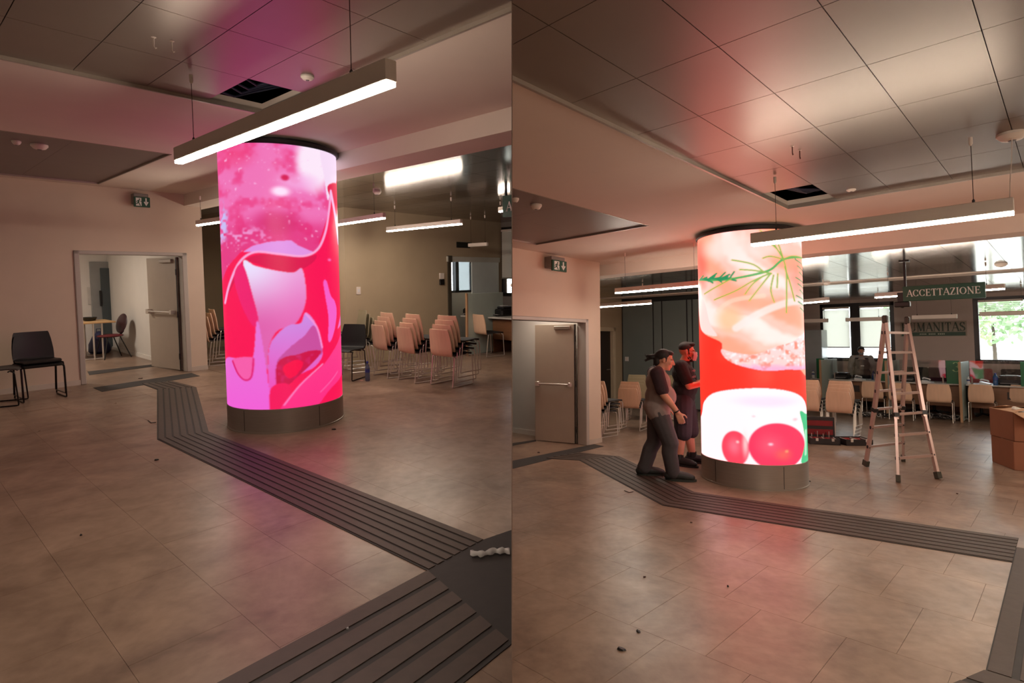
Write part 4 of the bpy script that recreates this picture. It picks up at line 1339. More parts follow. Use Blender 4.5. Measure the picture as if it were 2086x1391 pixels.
a0, a1 = ax('R', 1927, 740, 0, 16.12).y, ax('R', 1954, 740, 0, 16.12).y
t = number_panel('R', 16.12, a1, a0, HD, 1.32, 'green board with the pale number 3 on the counter')
text_parts('3', t, .22, .14, LETTERY, lambda x, z, d: (-.021 - d, .01 - x, .27 + z))
number_panel('R', 16.12, yd[0] + .06, yd[0] + .24, HD, 1.32, 'dark green board at the counter end right of the salmon column')
number_panel('R', 16.12, yd[1] + .05, yd[1] + .27, HD, 1.32, 'green board on the counter behind the left ladder legs')
yr = ax('R', 2078, 740, 0, 16.12).y
number_panel('R', 16.12, yr - .24, yr, HD, 1.32, 'green board on the counter at the right picture edge')
for i in range(3):
    y0, y1 = yd[i + 1] + (.34 if i != 2 else .34), yd[i] - .08
    t = thing('glass_screen', 'R', (16.3, (y0 + y1) / 2, HD), 0, 'clear glass screen on the counter %s' % ('left of the ladder', 'seen through the ladder', 'above the cardboard boxes')[i], 'glass screen')
    part(MB().box((-.004, -(y1 - y0) / 2, .12), (.004, (y1 - y0) / 2, .52)), 'pane', SCREENG, t)
    for s in (-1, 1):
        part(MB().bbox((-.02, s * ((y1 - y0) / 2 - .05) - .015, 0), (.02, s * ((y1 - y0) / 2 - .05) + .015, .16), .003), 'clamp', STEEL, t)

# things on the counters
def printer(room, p, rz, label, s=1.0):
    t = thing('desk_printer', room, p, rz, label, 'printer')
    part(MB().bbox((-.2 * s, -.22 * s, 0), (.2 * s, .22 * s, .15 * s), .03), 'body', BLACK, t)
    part(MB().bbox((-.13 * s, -.19 * s, .15 * s), (.19 * s, .19 * s, .2 * s), .02), 'lid', mat('printer_lid', (40, 40, 42), .35), t)
    part(MB().box((-.26 * s, -.15 * s, .03), (-.19 * s, .15 * s, .045)), 'paper_tray', mat('tray_grey', (120, 118, 116), .5), t)
    part(MB().bbox((-.05 * s, -.1 * s, .2 * s), (.12 * s, .1 * s, .212 * s), .003), 'paper', mat('paper_white', (232, 230, 226), .7), t)
def bottle(room, p, label, r=.034, h=.24, m=None, capm=None, rz=0):
    t = thing('bottle', room, p, rz, label, 'bottle')
    part(MB().lathe([(r * .85, 0), (r, .012), (r, h * .3), (r * .93, h * .36), (r, h * .42), (r, h * .66), (r * .75, h * .78), (r * .38, h * .86), (r * .36, h * .93)], 18), 'body', m, t, True)
    part(MB().lathe([(r * .42, h * .91), (r * .42, h), (r * .3, h * 1.005)], 14), 'cap', capm, t, True)
    part(MB().lathe([(r * 1.012, h * .44), (r * 1.012, h * .62)], 18, cap=False), 'wrapper', mat('bottle_wrapper', (46, 60, 128), .5), t, True)
BLUEB = mat('blue_bottle_plastic', (60, 104, 160), .25, var=.04, trans=.4)
BLUEC = mat('blue_cap', (36, 50, 150), .4)
WHITEB = mat('white_bottle_plastic', (220, 220, 220), .4)
p = ax('R', 1716, 776, 0, 16.45); printer('R', (16.45, p.y, HD), 0, 'small dark printer on the counter left of the ladder', .8)
p = ax('R', 1845, 776, 0, 16.45); printer('R', (16.5, p.y, HD), .2, 'dark printer on the counter seen through the ladder', .8)
p = ax('R', 2060, 772, 0, 16.5); printer('R', (16.55, p.y, HD), -.1, 'dark printer on the counter right of the blue bottle', 1.0)
p = ax('R', 2028, 776, 0, 16.2); bottle('R', (16.2, p.y, HD), 'blue water bottle on the counter above the boxes', .045, .26, BLUEB, BLUEC)
p = ax('R', 1973, 776, 0, 16.15); bottle('R', (16.12, p.y, HD), 'white dispenser bottle beside the sage divider and number 3', .03, .17, WHITEB, WHITEB)
p = ax('R', 1657, 776, 0, 16.3); bottle('R', (16.3, p.y, HD), 'bottle with blue cap on the counter beside the salmon column', .035, .2, WHITEB, BLUEC)
p = ax('R', 1780, 776, 0, 16.6); bottle('R', (16.6, p.y, HD), 'bottle with blue cap on the counter beside the vested person', .045, .22, BLUEB, BLUEC)
def phone(room, p, rz, label):
    t = thing('desk_phone', room, p, rz, label, 'phone')
    part(MB()._add([(-.09, -.1, 0), (.09, -.1, 0), (.09, .1, 0), (-.09, .1, 0), (-.09, -.1, .02), (.09, -.1, .06), (.09, .1, .06), (-.09, .1, .02)], [(0, 3, 2, 1), (4, 5, 6, 7), (0, 1, 5, 4), (1, 2, 6, 5), (2, 3, 7, 6), (3, 0, 4, 7)]), 'base', WHITEB, t)
    part(MB().tube([(-.07, .07, .06), (-.06, .07, .085), (.05, .07, .11), (.08, .07, .09)], .018, 8), 'handset', WHITEB, t, True)
for u, x, lb in ((1890, 16.2, 'white desk phone on the counter left of the number 3'), (1752, 16.2, 'white desk phone on the counter in front of the vested person'), (2008, 16.35, 'white desk phone on the counter between white dispenser and blue bottle')):
    p = ax('R', u, 776, 0, x)
    phone('R', (x, p.y, HD), 1.4, lb)
def swivel(room, p, rz, label, backm):
    """office chair behind the counter: only back and arms rise above the desk"""
    t = thing('office_chair', room, p, rz, label, 'chair')
    part(MB().bbox((-.23, -.05, .6), (.23, .03, 1.12), .05), 'backrest', backm, t, True)
    part(MB().bbox((-.25, .0, .44), (.25, .48, .53), .04), 'seat', backm, t, True)
    part(MB().tube([(0, .24, .08), (0, .24, .44)], .03, 10), 'column', BLACK, t, True)
    for k in range(5):
        a = k * 2 * math.pi / 5
        part(MB().bar((0, .24, .09), (.3 * math.cos(a), .24 + .3 * math.sin(a), .05), .05, .035), 'foot', BLACK, t)
    part(MB().bbox((-.03, -.06, .45), (.03, -.02, .7), .01), 'back_support', BLACK, t)
swivel('R', (17.25, ax('R', 1868, 760, 0, 17.25).y, 0), math.radians(90), 'dark office chair behind the counter, right of the ladder', mat('dark_chair_fabric', (38, 40, 34), .85))
swivel('R', (17.25, ax('R', 1912, 760, 0, 17.25).y, 0), math.radians(70), 'dark red and blue office chair behind the counter by the number 3', mat('maroon_fabric', (78, 36, 52), .85))
swivel('R', (17.25, ax('R', 1996, 760, 0, 17.25).y, 0), math.radians(95), 'pink-red office chair behind the glass right of the number 3', mat('pink_fabric', (170, 84, 82), .8))
swivel('R', (17.25, ax('R', 2066, 760, 0, 17.25).y, 0), math.radians(100), 'black office chair behind the counter at the right', mat('black_fabric', (28, 28, 30), .85))
# cables on the floor under the counter
for k, (u, v, lb) in enumerate(((1925, 855, 'tangle of dark cables under the counter beside the number 3 divider'), (1772, 850, 'tangle of dark cables under the counter left of the ladder'))):
    c = fl('R', u, v)
    t = thing('cable_tangle', 'R', (c.x, c.y, 0), 0, lb, 'cables')
    rs = random.Random(k)
    for i in range(5):
        pts = [(rs.uniform(-.25, .25), rs.uniform(-.45, .45), rs.uniform(.012, .16)) for _ in range(7)]
        cu = [(*curve([(q[0], q[1]) for q in pts], 6, False)[j], .012 + abs(math.sin(j * .7 + i)) * .1) for j in range(36)]
        part(MB().tube(cu, .009, 6), 'cable', (BLACK, mat('grey_cable', (150, 146, 142), .5))[i % 2], t, True)

# west counter
XL, HDL = 8.45, .74
counter('L', XL, 7.95, 8.70, HDL, 'brown-fronted counter desk below the sliding door')
counter('L', XL, 6.2, 7.9, HDL, 'brown-fronted counter desk right of the sage divider')
yv = 7.92
p = ax('L', 951, 640, 1, yv)
divider('L', p.x, p.x + 1.05, yv, ax('L', 951, 598, 1, yv).z, 'sage divider standing at the counter behind the single beech chair')
p = ax('L', 893, 640, 0, 8.55); printer('L', (8.6, 8.5, HDL), 0, 'black printer on the counter below the sliding door')
p = ax('L', 1020, 645, 0, 8.75); printer('L', (8.75, p.y, HDL), 0, 'rounded black printer on the counter right of the sage divider', 1.0)
p = ax('L', 920, 640, 0, 8.9)
t = thing('monitor', 'L', (8.9, 8.3, HDL), math.radians(10), 'thin dark monitor seen edge-on in front of the daylit doorway', 'monitor')
part(MB().bbox((-.2, -.015, .08), (.2, .015, .38), .006), 'panel', BLACK, t)
part(MB().bbox((-.02, -.015, .0), (.02, .03, .12), .003), 'neck', BLACK, t)
part(MB().bbox((-.1, -.08, 0), (.1, .08, .012), .004), 'foot', BLACK, t)
tag(MB().bbox((-.11, -.15, 0), (.11, .15, .02), .002).build('paper_stack', mat('paper_white', (232, 230, 226)), None, pose('L', (8.62, 8.1, HDL), .3)), 'stack of white papers on the counter beside the sage divider', 'paper')
p = fl('L', 749, 776)
bottle('L', (p.x, p.y, 0), 'water bottle with dark blue wrapper on the floor by the chair stacks', .036, .3, mat('clear_blue_plastic', (120, 140, 170), .2, var=.03, trans=.6), BLUEC)

# room behind the double door: table, chair, bag, bowl
p = ax('L', 205, 660, 1, 13.7)
tz = .74
t = thing('folding_table', 'L', (2.55, 13.65, 0), 0, 'light wooden table in the bright room behind the double door', 'table')
part(MB().bbox((-.75, -.4, tz - .03), (.72, .4, tz), .006), 'table_top', mat('table_veneer', (196, 158, 110), .45, var=.08, stretch=(1, 6, 1)), t)
for x in (-.66, .36, .5):
    for y in (-.33, .33):
        part(MB().tube([(x, y, 0), (x, y, tz - .03)], .014, 8), 'leg', CHROME, t, True)
for y in (-.33, .33):
    part(MB().tube([(-.66, y, .02), (.5, y, .02)], .012, 8), 'runner', CHROME, t, True)
tag(MB().lathe([(.05, 0), (.1, .012), (.13, .07), (.12, .075), (.09, .02), (.0, .015)], 20, cap=False).build('bowl', BLACK, None, pose('L', (2.95, 13.75, tz), 0), True), 'dark bowl on the wooden table behind the double door', 'bowl')
t = thing('side_chair', 'L', (3.2, 13.35, 0), math.radians(100), 'dark red shell chair with thin legs behind the double door', 'chair')
part(MB().ell((0, -.2, .68), (.21, .03, .2), 16, 10, Matrix.Rotation(.25, 3, 'X')), 'backrest', mat('maroon_shell', (52, 22, 26), .4), t, True)
part(MB().ell((0, .02, .45), (.22, .23, .035), 16, 8), 'seat', mat('maroon_pad', (96, 30, 34), .6), t, True)
for x in (-1, 1):
    part(MB().tube([(x * .14, .12, .43), (x * .2, .22, 0)], .01, 8), 'leg', BLACK, t, True)
    part(MB().tube([(x * .14, -.1, .43), (x * .2, -.26, 0)], .01, 8), 'leg', BLACK, t, True)
part(MB().tube([(0, -.15, .44), (0, -.22, .52), (0, -.21, .66)], .02, 8), 'back_support', BLACK, t, True)
t = thing('carrier_bag', 'L', (3.25, 14.45, 0), .3, 'dark blue bag slumped on the floor behind the dark red chair', 'bag')
part(MB().lathe([(.16, 0), (.2, .05), (.19, .2), (.12, .36), (.05, .45), (.02, .47)], 16), 'body', mat('navy_bag', (34, 34, 70), .5, var=.2, bump=.3), t, True)
part(MB().tube([(-.05, 0, .42), (-.04, 0, .52), (.04, 0, .52), (.05, 0, .42)], .008, 6), 'handle', mat('navy_bag', (34, 34, 70)), t, True)

# ------------------------------------------------------------------ signs and ceiling fittings
def exit_sign(room, x0, x1, y, z0, z1, yw, label):
    w, h = x1 - x0, z1 - z0
    t = thing('exit_sign', room, ((x0 + x1) / 2, y, z0), 0, label, 'sign')
    part(MB().bbox((-w / 2, 0, 0), (w / 2, .03, h), .004), 'face_plate', GREEN, t)
    part(MB().bbox((-w / 2 + .01, .03, h * .3), (w / 2 - .01, yw - y, h * 1.35), .006), 'lamp_box', mat('sign_box_grey', (130, 122, 116), .5), t)
    def flat(polys, nm):
        mb = MB()
        for pl in polys:
            n = len(pl)
            vs = [((a - .5) * w, -.003, b * h) for a, b in pl] + [((a - .5) * w, .0005, b * h) for a, b in pl]
            mb._add(vs, [tuple(range(n)), tuple(range(2 * n - 1, n - 1, -1))] + [(j, (j + 1) % n, n + (j + 1) % n, n + j) for j in range(n)])
        part(mb, nm, LETTER, t)
    # white doorway, cut by the green running figure drawn over it
    flat([[(.12, .1), (.46, .1), (.46, .9), (.12, .9)]], 'doorway_field')
    def dark(polys):
        mb = MB()
        for pl in polys:
            n = len(pl)
            vs = [((a - .5) * w, -.0045, b * h) for a, b in pl] + [((a - .5) * w, -.002, b * h) for a, b in pl]
            mb._add(vs, [tuple(range(n)), tuple(range(2 * n - 1, n - 1, -1))] + [(j, (j + 1) % n, n + (j + 1) % n, n + j) for j in range(n)])
        part(mb, 'running_figure', GREEN, t)
    hd = [(.34 + .045 * math.cos(a * .7), .76 + .07 * math.sin(a * .7)) for a in range(9)]
    dark([hd, [(.26, .66), (.35, .7), (.31, .4), (.22, .42)], [(.22, .44), (.29, .44), (.36, .3), (.41, .12), (.36, .1), (.31, .26)], [(.22, .46), (.27, .4), (.2, .28), (.1, .26), (.1, .33), (.17, .34)],
          [(.34, .68), (.37, .64), (.42, .5), (.46, .52), (.46, .58), (.41, .6)], [(.26, .67), (.27, .6), (.19, .52), (.17, .42), (.14, .44), (.16, .56)]])
    flat([[(.71, .9), (.79, .9), (.79, .42), (.71, .42)], [(.60, .5), (.75, .12), (.90, .5), (.84, .56), (.75, .36), (.66, .56)]], 'down_arrow')
exit_sign('L', 2.83, 3.05, 10.18, 2.69, 2.845, 10.35, 'green running man exit sign above the double door of the left half')
exit_sign('R', 6.59, 6.935, 5.70, 2.83, 3.0, 5.88, 'green running man exit sign above the grey door leaf of the right half')

z0, z1 = ax('R', 1841, 614, 0, 10.1).z, ax('R', 1841, 584, 0, 10.1).z
t = thing('hanging_sign', 'R', (10.1, 1.34, z0), 0, 'dark green hanging sign reading ACCETTAZIONE in white serif capitals', 'sign')
part(MB().bbox((-.025, -.475, 0), (.025, .475, z1 - z0 + .0), .004), 'board', GREEN, t)
text_parts('ACCETTAZIONE', t, .1, .85, LETTER, lambda x, z, d: (-.026 - d, .425 - x, .065 + z))
part(MB().bbox((-.02, .43, z1 - z0), (.02, .46, CR2 - z0 + .012), .003), 'post', BLACK, t)
part(MB().bbox((-.05, .38, CR2 - z0 - .004), (.05, .51, CR2 - z0 + .012), .003), 'ceiling_plate', BLACK, t)
t = thing('ceiling_camera', 'R', (10.16, 1.84, z0 - .06), 0, 'black camera hanging at the left end of the green hanging sign', 'camera')
part(MB().bbox((-.05, -.1, -.02), (.05, .1, .06), .012), 'body', BLACK, t)
part(MB().bbox((-.02, -.02, .05), (.02, .06, .2), .006), 'bracket', BLACK, t)
part(MB().lathe([(.03, 0), (.034, .01), (.024, .03)], 14, (0, 0), True, Matrix.Rotation(-math.pi / 2, 3, 'Y') @ Matrix.Rotation(0, 3, 'Z')), 'lens', mat('lens_glass', (10, 12, 16), .1), t, True)
# the same sign in the west hall, its end cut short at the dividing sheet
xs = 6.0
e = ax('L', 1043, 420, 0, xs).y
y1, zt, zb = ax('L', 1026, 420, 0, xs).y, ax('L', 1030, 399, 0, xs).z, ax('L', 1030, 442, 0, xs).z
t = thing('hanging_sign', 'L', (xs, y1, zb), 0, 'dark green hanging sign stub with a single white letter A', 'sign')
def clipped(mb, nm, m, t, room):
    me = mb.mesh(nm, m)
    inv = TI[room] @ t.matrix_world
    me.transform(inv)
    ok = clip_side(me, room)
    me.transform(inv.inverted())
    if ok and len(me.polygons):
        o = link(nm, me, t)
        KIDS.setdefault(t.name, []).append(o)
clipped(MB().bbox((-.025, -.5, 0), (.025, 0, zt - zb), .004), 'board', GREEN, t, 'L')
mb = MB()
for i, pl in enumerate(glyph('A')[0]):
    n = len(pl)
    f = [(-.026 - .004 - .0002 * i, -.075 - q[0] * .13, .075 + q[1] * .13) for q in pl]
    b = [(-.025, q[1], q[2]) for q in f]
    mb._add(f + b, [tuple(range(n)), tuple(range(2 * n - 1, n - 1, -1))] + [(j, (j + 1) % n, n + (j + 1) % n, n + j) for j in range(n)])
clipped(mb, 'letter', LETTER, t, 'L')
part(MB().bbox((-.015, -.06, zt - zb), (.015, -.03, CL2 - zb + .012), .003), 'post', BLACK, t)

# wall lettering
p0, p1 = ax('R', 1836, 655, 0, 17.85), ax('R', 1966, 655, 0, 17.85)
zt, zb = ax('R', 1900, 657, 0, 17.85).z, ax('R', 1900, 675, 0, 17.85).z
t = thing('wall_logo', 'R', (17.85, p0.y, zb), 0, 'HUMANITAS in dark green serif capitals with a green bar beneath, on the back wall', 'sign')
text_parts('HUMANITAS', t, zt - zb, p0.y - p1.y, LETTERG, lambda x, z, d: (-.004 - d, -x, z), .012)
bz = ax('R', 1900, 684, 0, 17.85).z - zb
part(MB().bbox((-.014, -(p0.y - p1.y), bz), (-.0, 0, -.02), .002), 'bar', mat('logo_bar_green', (36, 70, 52), .5), t)
mb = MB()
n = 14
for i in range(n):
    if i in (4, 9):
        continue
    y = -(p0.y - p1.y) * (.3 + .4 * i / n)
    mb.box((-.017, y - .02, bz + .03), (-.013, y + .004, -.05))
part(mb, 'small_lettering', mat('logo_small_pale', (186, 190, 170), .5), t)['kind'] = 'stuff'
part(MB().bbox((-.003, -(p0.y - p1.y) - .03, bz - .01), (-.0005, .03, zt - zb + .03), .001), 'backing', mat('logo_backing', (158, 146, 130), .6), t)

def puck(room, u, v, z, r, h, label, nm='smoke_detector', cat='detector'):
    p = fl(room, u, v, z)
    t = thing(nm, room, (p.x, p.y, z), 0, label, cat)
    part(MB().lathe([(r * .35, -h), (r * .7, -h * .85), (r * .92, -h * .45), (r, -h * .35), (r, 0)], 24), 'body', WHITEM, t, True)
    part(MB().lathe([(r * .2, -h * 1.12), (r * .3, -h * .98)], 12), 'sensor', mat('sensor_grey', (110, 106, 104), .4), t)
    return t
puck('L', 80, 295, CL + .014, .075, .05, 'round white detector on the grey ceiling inset, right one')
puck('L', 33, 287, CL + .014, .04, .04, 'small white detector on the grey ceiling inset, left one')
puck('L', 626, 155, CL + .014, .045, .03, 'small round spot on the metal ceiling above the pink column')
puck('L', 768, 389, CL2 + .012, .06, .05, 'small detector on the dark ceiling right of the pink column')
puck('R', 1092, 417, CR + .014, .06, .05, 'round white detector on the ceiling inset of the right half')
puck('R', 1050, 404, CR + .014, .035, .04, 'small white detector at the left edge of the right half ceiling')
puck('R', 2061, 272, CR + .014, .085, .05, 'white ceiling rose of the bar lamp at the upper right', 'ceiling_rose', 'ceiling rose')
puck('R', 1734, 386, CR + .014, .04, .02, 'small round spot on the metal ceiling beside the open hatch')
puck('R', 1684, 576, CR2 + .012, .07, .05, 'detector on the mirror-like ceiling right of the salmon column')
puck('R', 2039, 537, CR2 + .012, .08, .05, 'detector on the mirror-like ceiling above the green sign')
for room, u, v, z, lb in (('L', 313, 76, CL + .014, 'left one of two white hooks on the dark ceiling panels'), ('L', 350, 84, CL + .014, 'right one of two white hooks on the dark ceiling panels'),
                          ('R', 1614, 298, CR + .014, 'left one of two dark hooks on the pink-lit ceiling'), ('R', 1629, 306, CR + .014, 'right one of two dark hooks on the pink-lit ceiling')):
    p = fl(room, u, v, z)
    t = thing('ceiling_hook', room, (p.x, p.y, z), 0, lb, 'hook')
    part(MB().tube([(0, 0, 0), (0, 0, -.05), (.006, 0, -.062), (.012, 0, -.056)], .004, 6), 'hook', WHITEM if room == 'L' else mat('rusty_hook', (90, 40, 36), .5), t, True)
    part(MB().lathe([(.008, -.004), (.014, 0)], 10), 'rosette', WHITEM, t)
# second cord of the near right lamp, from its rose
p = fl('R', 2061, 272, CR)
t = thing('lamp_cord', 'R', (p.x, p.y, CR - .035), 0, 'thin slack cord from the white ceiling rose to the bar lamp', 'cord')
q = Vector((4.98, .28, 2.66)) - Vector((p.x, p.y, CR - .035))
part(MB().tube([(0, 0, 0), (q.x * .25, q.y * .2, q.z * .3), (q.x * .8, q.y * .7, q.z * .7), (q.x, q.y, q.z)], .003, 6), 'wire', WHITEM, t)

# small wall fittings
p = ax('L', 730, 592, 1, 8.75)
t = thing('light_switch', 'L', (p.x, 8.75, p.z), 0, 'white switch plate on the beige wall right of the pink column', 'switch')
part(MB().bbox((-.045, -.012, -.07), (.045, 0, .07), .004), 'plate', WHITEM, t)
part(MB().bbox((-.02, -.018, -.03), (.02, -.01, .03), .003), 'rocker', WHITEB, t)
p = ax('L', 899, 566, 1, 8.75)
t = thing('intercom', 'L', (p.x, 8.75, p.z), 0, 'small intercom box on the wall left of the sliding door', 'intercom')
part(MB().bbox((-.06, -.03, -.02), (.06, 0, .1), .005), 'upper_box', WHITEM, t)
part(MB().bbox((-.06, -.035, -.14), (.06, 0, -.03), .006), 'lower_box', BLACK, t)
part(MB().lathe([(.03, 0), (.034, .012)], 14, (0, 0), True, Matrix.Translation((.03, -.036, -.09)).to_3x3() @ Matrix.Rotation(math.pi / 2, 3, 'X')), 'button', WHITEB, t)
p = ax('L', 943, 499, 1, 8.75)
t = thing('door_plate', 'L', (p.x, 8.745, p.z), 0, 'dark sign plate above the sliding door track', 'sign')
part(MB().bbox((-.2, -.02, -.06), (.2, 0, .06), .004), 'plate', mat('dark_plate', (30, 34, 28), .5), t)
p = ax('R', 1277, 731, 0, 13.47)
t = thing('light_switch', 'R', (13.474, p.y, p.z), math.radians(-90), 'white switch plate on the grey panels left of the two men', 'switch')
part(MB().bbox((-.06, -.012, -.06), (.06, 0, .06), .004), 'plate', WHITEB, t)
part(MB().bbox((-.02, -.018, -.03), (.02, -.01, .03), .003), 'rocker', WHITEM, t)
# tall pale cupboard at the far end of the counter
y0, y1 = ax('R', 1600, 700, 0, 17.3).y, ax('R', 1674, 700, 0, 17.3).y
t = thing('tall_cupboard', 'R', (17.3, (y0 + y1) / 2, 0), 0, 'tall pale cupboard right of the salmon column by the window', 'cupboard')
hc = ax('R', 1660, 672, 0, 17.3).z
part(MB().bbox((0, -(y0 - y1) / 2, .05), (.5, (y0 - y1) / 2, hc), .006), 'body', mat('cupboard_pale', (166, 172, 174), .35), t)
for s in (-1, 1):
    d = part(MB().bbox((-.02, s * (y0 - y1) / 4 - (y0 - y1) / 4 + .008, .08), (0, s * (y0 - y1) / 4 + (y0 - y1) / 4 - .008, hc - .06), .004), 'door', mat('cupboard_pale', (166, 172, 174)), t)
    mb = MB().tube([(-.02, s * .12, 1.0), (-.05, s * .12, 1.0), (-.05, s * .12, 1.2), (-.02, s * .12, 1.2)], .008, 6)
    mb.build('handle', CHROME, d)
part(MB().bbox((.02, -(y0 - y1) / 2 + .02, 0), (.48, (y0 - y1) / 2 - .02, .05), .004), 'plinth', BLACK, t)

# ------------------------------------------------------------------ ladder
fa, fb, fc, fd = (fl('R', *q) for q in ((1763, 950), (1830, 983), (1912, 976), (1840, 940)))
def at_height(base, v):
    lo, hi = 0, 4
    for _ in range(40):
        m_ = (lo + hi) / 2
        if px('R', (base.x, base.y, m_))[1] > v:
            lo = m_
        else:
            hi = m_
    return lo
h1 = fa.lerp(fb, .47)
h2 = fd.lerp(fc, .5)
q1 = ax('R', 1803, 652, 0, h1.x); q2 = ax('R', 1848, 652, 0, h2.x)
H1 = Vector((h1.x, q1.y, q1.z)); H2 = Vector((h2.x, q2.y, q2.z))
hh = (H1.z + H2.z) / 2
H1.z = H2.z = hh
t = thing('folding_ladder', 'R', (0, 0, 0), 0, 'aluminium double-sided telescopic ladder standing open before the counter', 'ladder')
def stile(H, foot, off):
    """upper rail, flared lower rail, rubber foot"""
    k = H.lerp(foot, .6) + off
    e = k + (foot - k) * .93
    part(MB().bar(H, k + (k - H).normalized() * .06, .035, .062), 'upper_stile', ALU, t)
    part(MB().bar(k - (k - H).normalized() * .1 + off * .1, e, .03, .052), 'lower_stile', ALU, t)
    part(MB().bar(e - (foot - k).normalized() * .03, foot + Vector((0, 0, .012)), .05, .075), 'rubber_foot', mat('rubber_foot', (58, 54, 44), .8), t)
    part(MB().bar(k - (k - H).normalized() * .02, k + (k - H).normalized() * .03, .055, .085), 'stile_lock', BLACK, t)
    return lambda s: (H.lerp(k, s / .6) if s <= .6 else k.lerp(foot, (s - .6) / .4))
cen = (H1 + H2) / 2
def inward(foot, other, amt):
    return (other - foot).normalized() * amt
sa = stile(H1, fa, inward(fa, fd, .03))
sd = stile(H2, fd, inward(fd, fa, .05))
sb = stile(H1, fb, inward(fb, fc, .05))
sc_ = stile(H2, fc, inward(fc, fb, .03))
for s0, s1 in ((sa, sd), (sb, sc_)):
    for s in (.085, .215, .35, .475, .6, .725, .86):
        part(MB().bar(s0(s), s1(s), .03, .03), 'rung', ALU, t)
        for e in (s0(s), s1(s)):
            part(MB().bbox((e.x - .022, e.y - .022, e.z - .022), (e.x + .022, e.y + .022, e.z + .022), .006), 'rung_cap', BLACK, t)
for H in (H1, H2):
    part(MB().bbox((H.x - .05, H.y - .03, H.z - .05), (H.x + .05, H.y + .03, H.z + .055), .015), 'hinge', mat('hinge_cap', (52, 46, 36), .6), t)

# ------------------------------------------------------------------ cartons and tool cases
pn, pl_ = fl('R', 2067, 958), fl('R', 2021, 940)
e1 = (pl_ - pn)
e1.z = 0
L1 = .62
u1 = e1.normalized()
u2 = Vector((u1.y, -u1.x, 0))
if (T['R'].to_3x3() @ u2).x < 0:
    u2 = -u2
ang = math.atan2(u2.y, u2.x)
bh = .385
def carton(z, rot, label, opened, sz=(.66, .60)):
    c = pn + u1 * .3 + u2 * .33
    t = thing('cardboard_box', 'R', (c.x, c.y, z), ang + rot, label, 'box')
    a, b = sz[0] / 2, sz[1] / 2
    th = .006
    if not opened:
        part(MB().bbox((-a, -b, 0), (a, b, bh - .004), .006), 'body', CARD, t)
        part(MB().box((-a - .001, -.03, bh - .0045), (a + .001, .03, bh - .003)), 'packing_tape', mat('packing_tape', (176, 128, 88), .3), t)
    else:
        mb = MB().box((-a, -b, 0), (a, b, th))
        for lo, hi in (((-a, -b, 0), (-a + th, b, bh)), ((a - th, -b, 0), (a, b, bh)), ((-a, -b, 0), (a, -b + th, bh)), ((-a, b - th, 0), (a, b, bh))):
            mb.box(lo, hi)
        part(mb, 'body', CARD, t)
        for k, (x, y, dx, dy) in enumerate(((-a, -b, 0, 1), (a, -b, 0, 1), (-a, -b, 1, 0), (-a, b, 1, 0))):
            if dy:
                s = -1 if x < 0 else 1
                fl_ = [(x, -b, bh), (x, b, bh), (x + s * -.2, b - .02, bh + .04), (x + s * -.2, -b + .02, bh + .04)]
            else:
                s = -1 if y < 0 else 1
                fl_ = [(-a, y, bh), (a, y, bh), (a - .02, y + s * (.22 if k == 2 else -.24), bh - (.06 if k == 2 else -.05)), (-a + .02, y + s * (.22 if k == 2 else -.24), bh - (.06 if k == 2 else -.05))]
            mb = MB()
            mb._add(fl_ + [(p_[0], p_[1], p_[2] + .005) for p_ in fl_], [(0, 1, 2, 3), (7, 6, 5, 4), (0, 4, 5, 1), (1, 5, 6, 2), (2, 6, 7, 3), (3, 7, 4, 0)])
            part(mb, 'flap', mat('cardboard_inside', (190, 146, 112), .75, var=.06), t)
    return t
if True:
    carton(0, 0, 'lower brown cardboard box at the right edge of the picture', False)
    carton(bh, .03, 'upper brown cardboard box, its flaps open with packing inside', True)
    c = pn + u1 * .3 + u2 * .33
    for i, (dx, dy, r, lb) in enumerate(((-.12, -.1, .4, 'white foam strip sticking out of the open cardboard box, front one'), (.05, .05, -.3, 'white foam strip sticking out of the open cardboard box, rear one'))):
        q = c + u2 * dx + u1 * dy
        tag(MB().bbox((-.16, -.03, 0), (.16, .03, .05), .012, Matrix.Rotation(.35 * (1 - 2 * i), 3, 'Y')).build('packing_foam', mat('white_foam', (224, 220, 212), .7), None, pose('R', (q.x, q.y, 2 * bh - .03), ang + r)), lb, 'packing')

